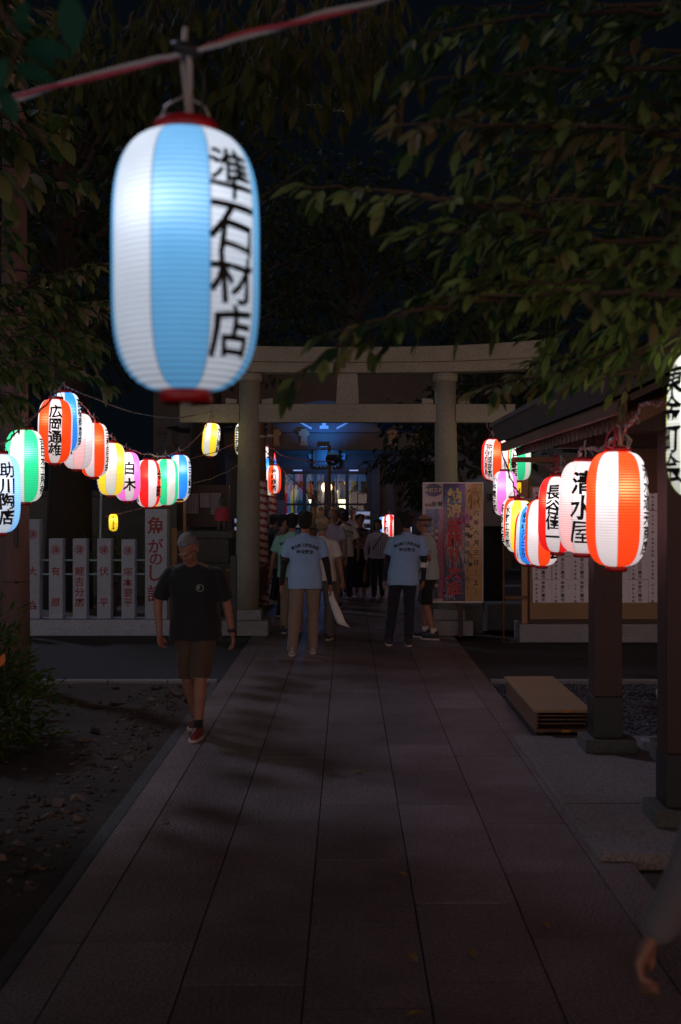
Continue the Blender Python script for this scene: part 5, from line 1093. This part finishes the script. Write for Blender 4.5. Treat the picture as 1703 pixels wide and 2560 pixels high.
C_ = dict(blue=cloth('polo_blue', (.29, .48, .78)), green=cloth('polo_green', (.28, .58, .54)), white=cloth('shirt_white', (.68, .64, .60)), lav=cloth('polo_lavender', (.46, .38, .56)), black=cloth('tee_black', (.008, .009, .013)), navy=cloth('trousers_navy', (.010, .012, .028)),
          beige=cloth('trousers_beige', (.27, .20, .15)), grey=cloth('trousers_grey', (.10, .10, .10)), brown=cloth('shorts_brown', (.085, .05, .032)), pale=cloth('blouse_pale', (.58, .50, .66)), blackp=cloth('dress_black', (.012, .010, .014)), cap=cloth('cap_beige', (.42, .33, .20)), teal=cloth('polo_pale', (.40, .54, .58)), aged=cloth('shirt_offwhite', (.42, .36, .38)), aged_shaded=cloth('shirt_shaded', (.16, .135, .145)), stripe=cloth('shirt_pattern', (.30, .24, .18), (.03, .03, .03), 1.0))  # the dim off-white shirt has its shade mixed into the cloth colour
SHOE = dict(k=mat('shoe_black', (.015, .015, .018), .5, .3, 20), r=mat('shoe_red', (.20, .03, .02), .6, .4, 25), w=mat('shoe_pale', (.42, .36, .34), .6, .4, 25), d=mat('shoe_navy', (.02, .03, .06), .5)); SOLE = mat('sole', (.55, .48, .44), .6)
def person(label, x, Y, rz, H, top, bottom, hands, feet, hair='k', shoes='k', lean=0., head=(0, 0, 0), short=False, sleeve=.55, topl=.82, vox=.012, wid=1.0, cuff=None, hatm=None, skirt=False, bare=False, back=None, elbow=((-1, .6, 0), (1, .6, 0)), curl=.5, z0=0., hipx=0., tuck=False, belly=1.0, sock=None):
    s = H/1.7; T = empty('person', (x, Y, z0), rz, label=label, cat='person'); T.scale = (s, s, s)
    # joints (figure faces -Y)
    pel = Vector((hipx, 0, .93)); ch = Vector((hipx*.5, -lean*.6, 1.27)); nk = Vector((0, -lean, 1.44)); 
    hp, hyaw, hx_ = head; hc = nk+Vector((hx_, -.035-.10*sin(hp), .145*cos(hp)+.0)); MH = Matrix.Translation(hc) @ Euler((hp, 0, hyaw)).to_matrix().to_4x4()
    body = MB(); wv = wid
    loft(body, [(.88, pel.x, 0, .155*wv, .10), (.95, pel.x, 0, .158*wv, .105), (1.06, pel.x*.8, -lean*.2, .132*wv, .10), (1.2, ch.x, -lean*.5, .152*wv, .112), (1.32, ch.x*.5, -lean*.75, .168*wv, .108), (1.40, 0, -lean*.9, .13*wv, .075), (1.435, 0, -lean, .07, .055)])
    capsule(body, nk-Vector((0, 0, .05)), hc-Vector((0, -.015, .06)), .056, .05)
    def hp_(v): return MH @ Vector(v)
    def HE(c, r, **k): body.ell(hp_(c), r, rot=(hp, 0, hyaw), **k)
    HE((0, .012, .035), (.074, .093, .088), n=16, k=12); HE((0, -.022, -.035), (.056, .066, .078), n=14, k=10); HE((0, -.045, -.088), (.030, .03, .022)); HE((0, -.082, .022), (.045, .014, .012)); 
    HE((0, -.098, -.022), (.013, .02, .018)); HE((0, -.09, .0), (.009, .016, .026)); HE((-.04, -.062, -.025), (.022, .02, .02)); HE((.04, -.062, -.025), (.022, .02, .02)); HE((0, -.085, -.058), (.023, .012, .012))
    for sg in (-1, 1): HE((sg*.076, .01, -.01), (.010, .02, .031))
    SH = [Vector((sg*.175*wv, -lean*.85, 1.345)) for sg in (-1, 1)]; arms = []
    for i, sg in enumerate((-1, 1)):
        hd = Vector(hands[i]); el, wr_ = ik(SH[i], hd, .275, .25, elbow[i]); arms.append((SH[i], el, wr_))
        capsule(body, SH[i], el, .044, .037); capsule(body, el, wr_, .039, .025)
        fd = (wr_-el).normalized(); hand(body, wr_, fd, (-sg*.85, -.35, 0) if abs(fd.z) > .5 else (0, 0, -1), curl)
    legs = []
    for i, sg in enumerate((-1, 1)):
        hp0 = pel+Vector((sg*.088, 0, -.03)); an = Vector((feet[i][0], feet[i][1], .085+(feet[i][2] if len(feet[i]) > 2 else 0))); kn, an = ik(hp0, an, .43, .40, (0, -1, 0)); legs.append((hp0, kn, an))
        capsule(body, hp0, kn, .082, .056); capsule(body, kn, kn.lerp(an, .35), .054, .057); capsule(body, kn.lerp(an, .3), an, .056, .034)
        capsule(body, an+Vector((0, .02, -.045)), an+Vector((0, -.12, -.05)), .03, .028)
    link('body', remesh(body, vox, 2), SKIN, T)
    # face
    if hair != 'back':
        for sg in (-1, 1): q = MB(); q.ell(hp_((sg*.029, -.081, .004)), (.013, .008, .0055), rot=(hp, 0, hyaw)); q.build('eye', EYEW, T); q = MB(); q.ell(hp_((sg*.029, -.0885, .004)), (.005, .002, .005)); q.tube([hp_((sg*.045, -.084, .021)), hp_((sg*.03, -.0935, .026)), hp_((sg*.014, -.096, .022))], .0035, 5); q.build('eyebrow', HAIRG if hair == 'g' else HAIRK, T)
        q = MB(); q.tube([hp_((-.022, -.0905, -.060)), hp_((0, -.0985, -.058)), hp_((.022, -.0905, -.060))], [.003, .005, .003], 6); q.build('mouth', LIP, T)
    hr = MB()
    def HR(c, r, **k): hr.ell(hp_(c), r, rot=(hp, 0, hyaw), n=16, k=10)
    hm = HAIRG if hair == 'g' else HAIRK
    if hair in ('k', 'f'):
        HR((0, .03, .055), (.090, .098, .085)); HR((0, .055, .0), (.084, .07, .085)); 
        for sg in (-1, 1): HR((sg*.05, -.02, .085), (.045, .06, .04)); HR((sg*.074, .02, .03), (.016, .045, .05))
        if hair == 'f': 
            HR((0, .045, -.05), (.088, .06, .07)); HR((0, -.055, .078), (.06, .045, .03))
            for sg in (-1, 1): HR((sg*.078, .005, -.03), (.022, .05, .075))
        for k in range(26):
            a = R.uniform(0, 2*pi); e = R.uniform(.1, 1.4); c = (cos(a)*cos(e)*.085, .035+sin(a)*cos(e)*.09, .05+sin(e)*.083)
            if c[1] > -.03 or c[2] > .1: HR(c, (.018, .018, .014))
    elif hair == 'g':
        HR((0, .028, .062), (.0775, .088, .070)); HR((0, .05, .01), (.076, .055, .07)); HR((0, -.01, .088), (.062, .062, .035))
    elif hair == 'b': HR((0, .06, -.01), (.072, .045, .035))
    link('hair', remesh(hr, .007, 2 if hair != 'k' else 1), hm if hair != 'b' else HAIRG, T)
    if hatm:
        q = MB(); vs = []
        q.ell(hp_((0, .02, .075)), (.093, .108, .075), rot=(hp, 0, hyaw), n=20, k=12); 
        q2 = MB(); [q2.add([hp_((x_*.075, y_-.06, .052-.012*abs(x_)**2)) for x_ in (-1, -.5, 0, .5, 1) for y_ in (0, -.075*(1-.35*x_*x_))]+[hp_((x_*.075, y_-.06, .058-.012*abs(x_)**2)) for x_ in (-1, -.5, 0, .5, 1) for y_ in (0, -.075*(1-.35*x_*x_))], [(2*i, 2*i+1, 2*i+3, 2*i+2) for i in range(4)]+[(10+2*i, 12+2*i, 13+2*i, 11+2*i) for i in range(4)]+[(2*i+1, 2*i+11, 2*i+13, 2*i+3) for i in range(4)])]
        hat = q.build('cap', hatm, T); q2.build('peak', hatm, hat)
        q = MB(); q.tube([hp_((-.03, .118, .045)), hp_((0, .124, .066)), hp_((.03, .118, .045))], .006, 6); q.build('cap_strap', C_['black'], hat)
    # top garment
    g = MB(); hem = topl
    if skirt:
        loft(g, [(.20, pel.x, 0, .22, .17), (.5, pel.x, 0, .20, .155), (.9, pel.x, 0, .185, .135), (1.08, pel.x, -lean*.3, .165*wv, .125), (1.25, ch.x, -lean*.5, .178*wv, .13), (1.36, 0, -lean*.8, .165*wv, .105), (1.425, 0, -lean*.95, .085, .068)])
    else:
        loft(g, [(hem, pel.x, 0, .192*wv, .142*belly), (.95, pel.x, -.005, .185*wv, .136*belly), (1.08, pel.x*.8, -lean*.3, .168*wv, .128*belly), (1.2, ch.x, -lean*.5, .175*wv, .132*belly), (1.32, ch.x*.5, -lean*.75, .188*wv, .124), (1.385, 0, -lean*.9, .155*wv, .092), (1.43, 0, -lean, .082, .068)])
    for i, (a, e, w_) in enumerate(arms):
        u = (e-a).normalized(); L1 = (e-a).length
        if sleeve <= 1: en = a+u*L1*sleeve*1.25 if sleeve < .8 else e; capsule(g, Vector((a.x*.35, a.y, 1.385)), a+Vector((-a.x*.04, 0, .004)), .045, .054); capsule(g, a, a+u*.06, .056, .062); capsule(g, a+u*.03, en, .064, .066*(1.12 if sleeve < .8 else 1.0), flat=True)
        else: capsule(g, Vector((a.x*.35, a.y, 1.385)), a, .045, .054); capsule(g, a, e, .058, .056); capsule(g, e, w_-(w_-e).normalized()*.02, .056, .042)
    gm = remesh(g, vox, 2); 
    rumple(gm, lambda c: noise.noise(Vector((c.x*9, c.y*7, c.z*4+x*3)))*.009*(1.4 if c.z < 1.15 else .8)+.003*noise.noise(c*22))
    tg = link('dress' if skirt else 'shirt', gm, C_[top], T)
    if not bare:
        q = MB(); capsule(q, nk+Vector((0, .012, -.055)), nk+Vector((0, .006, .012)), (.072, .075), (.062, .066), flat=True); link('collar', remesh(q, .008, 1), C_[top], tg)
    if back:
        bv = BVHTree.FromPolygons([v.co.copy() for v in gm.vertices], [tuple(p.vertices) for p in gm.polygons])
        q = MB()
        for V, F_, zc in ((row_text('東金町三和自治会', .046, .043, .03, arcR=.30)+(1.315,)), (row_text('地域安全', .052, .052, .035)+(1.235,))):
            def f3(u, v, zc=zc):
                h = bv.ray_cast(Vector((-u, .6, zc+v)), Vector((0, -1, 0))); return (-u, (h[0].y if h[0] else .13)+.0025, zc+v)
            V3, F3 = subdiv2d(V, F_, .02, f3); q.add(V3, F3)
        q.build('lettering', M['ink'], tg)
    if cuff:
        for i, (a, e, w_) in enumerate(arms):
            q = MB(); u = (e-a).normalized(); capsule(q, a+u*.16, e, .050, .043); capsule(q, e, w_-(w_-e).normalized()*.015, .043, .030); link('arm_sleeve', remesh(q, .009, 1), C_[cuff], T)
    # trousers / shorts
    if not skirt:
        t = MB(); loft(t, [(.84, pel.x, 0, .165*wv, .118), (.92, pel.x, 0, .166*wv, .12), (1.02, pel.x, 0, .15*wv, .112)])
        for i, (a, k, e) in enumerate(legs):
            if short: capsule(t, a, k+(a-k)*.02, .095, (.088, .094), flat=True); capsule(t, a, a.lerp(k, .4), .097, .095)
            else:
                u = (e-k).normalized(); capsule(t, a, k, .096, .074); capsule(t, k, e+u*.035, .074, (.060, .066), flat=True)
        tm = remesh(t, vox, 2)
        rumple(tm, lambda c: noise.noise(Vector((c.x*12, c.y*9, c.z*7+x)))*.008+.003*noise.noise(Vector((c.x*20, c.y*20, c.z*30))))
        link('shorts' if short else 'trousers', tm, C_[bottom], T)
    for i, (a, k, e) in enumerate(legs):
        q = MB(); tz = e.z-.085; t0 = e+Vector((0, 0, 0)); up = (feet[i][2] if len(feet[i]) > 2 else 0)
        capsule(q, (e.x, e.y+.035, tz+.05), (e.x*1.02, e.y-.14, tz+.035), (.042, .04), (.044, .028)); capsule(q, (e.x, e.y+.03, tz+.09), (e.x, e.y+.02, tz+.04), .038, .04)
        capsule(q, (e.x, e.y-.02, tz+.07), (e.x, e.y-.10, tz+.045), .036, .036); so = link('shoe', remesh(q, .008, 1), SHOE[shoes], T)
        q = MB(); loft(q, [(tz+.0, e.x, e.y-.05, .046, .135), (tz+.022, e.x, e.y-.05, .048, .138)], 20, 2.6); q.build('sole', SOLE, so)
        if sock: q = MB(); capsule(q, (e.x, e.y, tz+.09), (e.x, e.y+.0, tz+.16), .042, .045, flat=True); q.build('sock', sock, T)
    return T, s, hp_, arms
def lx(px, Y, x0): return (px-CX)*Y/FV-x0
# man walking towards the camera
T1, s1, hd1, ar1 = person('man in black T-shirt and brown shorts walking towards the camera at left, looking down', -1.17, 8.62, radians(-8), 1.58, 'black', 'brown', ((-.275, -.10, .85), (.305, .06, .80)), ((-.05, .2, .03), (.055, -.12)), hair='g', shoes='r', lean=.07, head=(.72, -.32, -.01), short=True, vox=.009, sleeve=.66, wid=1.16, elbow=((-1, .5, 0), (1, .5, 0)), curl=.7, bare=True, topl=.80, belly=1.05, sock=C_['black'])
q = MB(); w_ = ar1[1][2]; e_ = ar1[1][1]; u = (w_-e_).normalized(); capsule(q, w_-u*.045, w_-u*.02, .032, .031, flat=True); q.ell(w_-u*.032+Vector((.03, 0, 0)), (.008, .02, .02)); q.build('wristwatch', M['cable_k'], T1)
q = MB(); n = 14; q.add([(.085+.032*cos(2*pi*k/n), -.205, 1.235+.032*sin(2*pi*k/n)) for k in range(n)]+[(.085+.024*cos(2*pi*k/n), -.205, 1.235+.024*sin(2*pi*k/n)) for k in range(n)], [(k, (k+1) % n, n+(k+1) % n, n+k) for k in range(n)]); 
tee = [c for c in T1.children if c.name.startswith('shirt')][0]
q.ell((.075, -.205, 1.24), (.012, .001, .018), n=8, k=6)
bv = BVHTree.FromPolygons([v.co.copy() for v in tee.data.vertices], [tuple(p.vertices) for p in tee.data.polygons])
q.v = [(v[0], (lambda h: (h[0].y if h[0] else -.15)-.003)(bv.ray_cast(Vector((v[0], -.6, v[2])), Vector((0, 1, 0)))), v[2]) for v in q.v]; q.build('chest_emblem', mat('emblem', (.22, .22, .2), .7), tee)
A180 = pi
TB, sB, hB, aB = person('man from behind in pale blue shirt and beige trousers, black sleeves, holding a white sheet', (702-CX)*13.2/FV, 13.2, A180+.03, 1.67, 'blue', 'beige', ((-.315, -.03, .79), (.285, .0, .80)), ((-.095, -.06), (.15, .12, .0)), shoes='w', cuff='black', back=True, wid=1.08, lean=.03, topl=.79, vox=.011)
q = MB(); ex = aB[1]; a_, e_, w_ = ex; u = (e_-a_).normalized(); capsule(q, a_+u*.17, a_+u*.26, .054, .052, flat=True); q.cbox(tuple(a_+u*.215+Vector((.05, 0, 0))), (.02, .07, .13)); q.build('arm_pouch', M['cable_k'], TB)
wr = TB.matrix_basis @ (aB[0][2]+Vector((0, -.01, -.08))); m = MB(); vs = []
rows = [(0, -.025, .03), (.10, -.015, .06), (.22, .02, .12), (.31, .05, .18), (.38, .08, .24)]
for z, a, b in rows:
    for k in range(6): t = k/5; vs.append((a+(b-a)*t, .02*sin(t*6+z*8), -z-.06*t*(z > .3)))
m.add(vs, [(i*6+k, i*6+k+1, (i+1)*6+k+1, (i+1)*6+k) for i in range(4) for k in range(5)], 0, True)
o = m.build('cloth_sheet', M['white'], label='white sheet hanging from the right hand of the man in beige trousers', cat='sheet'); o.location = wr
sm = o.modifiers.new('thick', 'SOLIDIFY'); sm.thickness = .003
T3 = person('man from behind in greenish shirt and beige trousers, left of the one holding a sheet', (672-CX)*15.4/FV, 15.4, A180-.1, 1.62, 'green', 'beige', ((-.26, -.03, .80), (.33, -.02, .78)), ((-.08, -.1), (.10, .1)), shoes='d', back=True, wid=1.12, topl=.80)
T4 = person('man from behind in off-white shirt, grey trousers and beige cap', (741-CX)*14.5/FV, 14.5, A180-.25, 1.58, 'white', 'grey', ((-.30, -.02, .82), (.2, -.02, .82)), ((-.07, -.08), (.10, .14)), shoes='k', hair='b', hatm=C_['cap'], wid=1.05, topl=.84)
T5 = person('bald man in lavender shirt stepping to the left, pinkish trousers', (765-CX)*19.0/FV, 19.0, A180-.5, 1.67, 'lav', 'beige', ((-.28, .02, .84), (.22, -.05, .86)), ((-.20, .22), (.08, -.2)), shoes='k', hair='b', wid=1.06, vox=.014)
T6 = person('person from behind in lettered white shirt beyond the bald man, left of the flowered dress', (793-CX)*20.8/FV, 20.8, A180+.1, 1.62, 'white', 'navy', ((-.27, 0, .84), (.27, 0, .84)), ((-.1, .0), (.1, .05)), shoes='k', back=True, vox=.014)
T7, s7, h7, a7 = person('woman facing the camera in long black dress with bright flowers', (829-CX)*21.2/FV, 21.2, .05, 1.55, 'blackp', 'navy', ((-.28, -.03, .82), (.24, -.03, .84)), ((-.07, -.04), (.08, -.1)), shoes='w', hair='k', skirt=True, vox=.012, wid=1.02, head=(-.1, .05, 0), sleeve=.7, bare=True)
dr = [c for c in T7.children if c.name.startswith('dress')][0]; bv = BVHTree.FromPolygons([v.co.copy() for v in dr.data.vertices], [tuple(p.vertices) for p in dr.data.polygons])
for c, n_, col in (('print_red', 60, (.55, .12, .05)), ('print_pink', 60, (.5, .3, .35)), ('print_blue', 45, (.12, .2, .45)), ('print_white', 30, (.5, .45, .45))):
    q = MB()
    for k in range(n_):
        z = R.uniform(1.0, 1.38); x_ = R.gauss(0, .09)*(1 if z < 1.2 else 1.4); r = R.uniform(.006, .018); a = R.uniform(0, 6); pts = []
        for j in range(5):
            px_, pz_ = x_+r*cos(a+j*1.256)*(1 if j % 2 else .6), z+r*1.3*sin(a+j*1.256); h = bv.ray_cast(Vector((px_, -.6, pz_)), Vector((0, 1, 0)))
            if h[0] is None: break
            pts.append((px_, h[0].y-.003, pz_))
        if len(pts) == 5: q.add(pts, [(0, 1, 2, 3, 4)])
    q.build('flower_print', mat(c, col, .8), dr)
T8, s8, h8, a8 = person('short woman facing the camera in pale striped blouse with a dark strap across', (870-CX)*21.0/FV, 21.0, -.05, 1.46, 'pale', 'navy', ((-.25, -.02, .84), (.25, -.02, .84)), ((-.08, -.08), (.09, .06)), shoes='k', hair='f', sleeve=2, vox=.012, topl=.86, bare=True)
bl = [c for c in T8.children if c.name.startswith('shirt')][0]; bv = BVHTree.FromPolygons([v.co.copy() for v in bl.data.vertices], [tuple(p.vertices) for p in bl.data.polygons]); q = MB(); q2 = MB()
def fr(x_, z): h = bv.ray_cast(Vector((x_, -.6, z)), Vector((0, 1, 0))); return Vector((x_, (h[0].y if h[0] else -.14)-.005, z))
for k in range(6): q.tube([fr(-.10+.04*k, z/100) for z in range(90, 134, 4)], .004, 4)
q2.tube([fr(-.12+.22*t/10, 1.05+.33*t/10) for t in range(11)], .01, 6)
q.build('stripes', M['inkb'], bl); q2.build('bag_strap', M['cable_k'], T8)
T9, s9, h9, a9 = person('man from behind in pale blue shirt and dark navy trousers, right group', (937-CX)*14.0/FV, 14.0, A180-.05, 1.66, 'blue', 'navy', ((-.21, -.08, .83), (.30, -.02, .78)), ((-.02, .06), (.23, -.02)), shoes='k', cuff='navy', back=True, wid=1.06, lean=-.01, hipx=.05, topl=.78, vox=.011)
q = MB(); a_, e_, w_ = a9[0]; u = (w_-e_).normalized(); capsule(q, e_-u*.0, e_+u*.07, (.062, .075), (.056, .07), flat=True); mm_ = remesh(q, .009, 1)
rumple(mm_, lambda c: .01*noise.noise(c*30))
link('arm_cloth', mm_, M['white'], T9)
T10, s10, h10, a10 = person('man in pale shirt, black shorts and dark headband, hand on hip, facing left', (987-CX)*14.7/FV, 14.7, radians(-112), 1.62, 'teal', 'black', ((-.20, -.22, 1.12), (.17, -.06, .95)), ((-.10, -.08), (.10, .10)), shoes='k', hair='b', short=True, wid=1.04, elbow=((-1, .2, 0), (.7, 1, 0)), lean=.05, sock=C_['white'])
q = MB(); n = 20; q.tube([h10((.084*cos(2*pi*k/n), .012+.102*sin(2*pi*k/n), .055)) for k in range(n+1)], .014, 6); q.build('headband', M['cable_k'], T10)
T11 = person('black-haired person, small, between the bald man and the lettered white shirt', (781-CX)*20.4/FV+.02, 21.9, A180, 1.66, 'black', 'navy', ((-.27, 0, .84), (.27, 0, .84)), ((-.1, 0), (.1, 0)), vox=.016)
T12 = person('stallholder in dark patterned shirt and cap facing right, behind the striped poles', (650-CX)*17.6/FV, 17.6, radians(70), 1.58, 'stripe', 'navy', ((-.24, -.2, .95), (.24, -.22, .95)), ((-.1, 0), (.1, 0)), hatm=C_['black'], vox=.014)
T13 = person('person in dark shirt standing at the stall just right of the left gate pillar', (618-CX)*18.9/FV, 20.3, radians(110), 1.56, 'black', 'navy', ((-.24, -.2, .95), (.24, -.22, .95)), ((-.1, 0), (.1, 0)), vox=.016)
T14 = person('man in grey shirt standing farthest back near the shrine doors', (812-CX)*24/FV, 24.6, 0, 1.64, 'aged', 'grey', ((-.27, 0, .84), (.27, 0, .84)), ((-.1, 0), (.1, 0)), hair='g', vox=.016)
T15, s15, h15, a15 = person('person in loose off-white shirt at the right edge, only sleeve and hand in view', 1.12, 2.42, 0, 1.66, 'aged_shaded', 'navy', ((-.48, -.04, .90), (.3, .02, .82)), ((-.10, .1), (.10, -.12)), shoes='k', sleeve=2, wid=1.1, vox=.007, curl=.95, elbow=((-1, .3, 0), (1, .5, 0)))
bpy.data.scenes.remove(TMP)
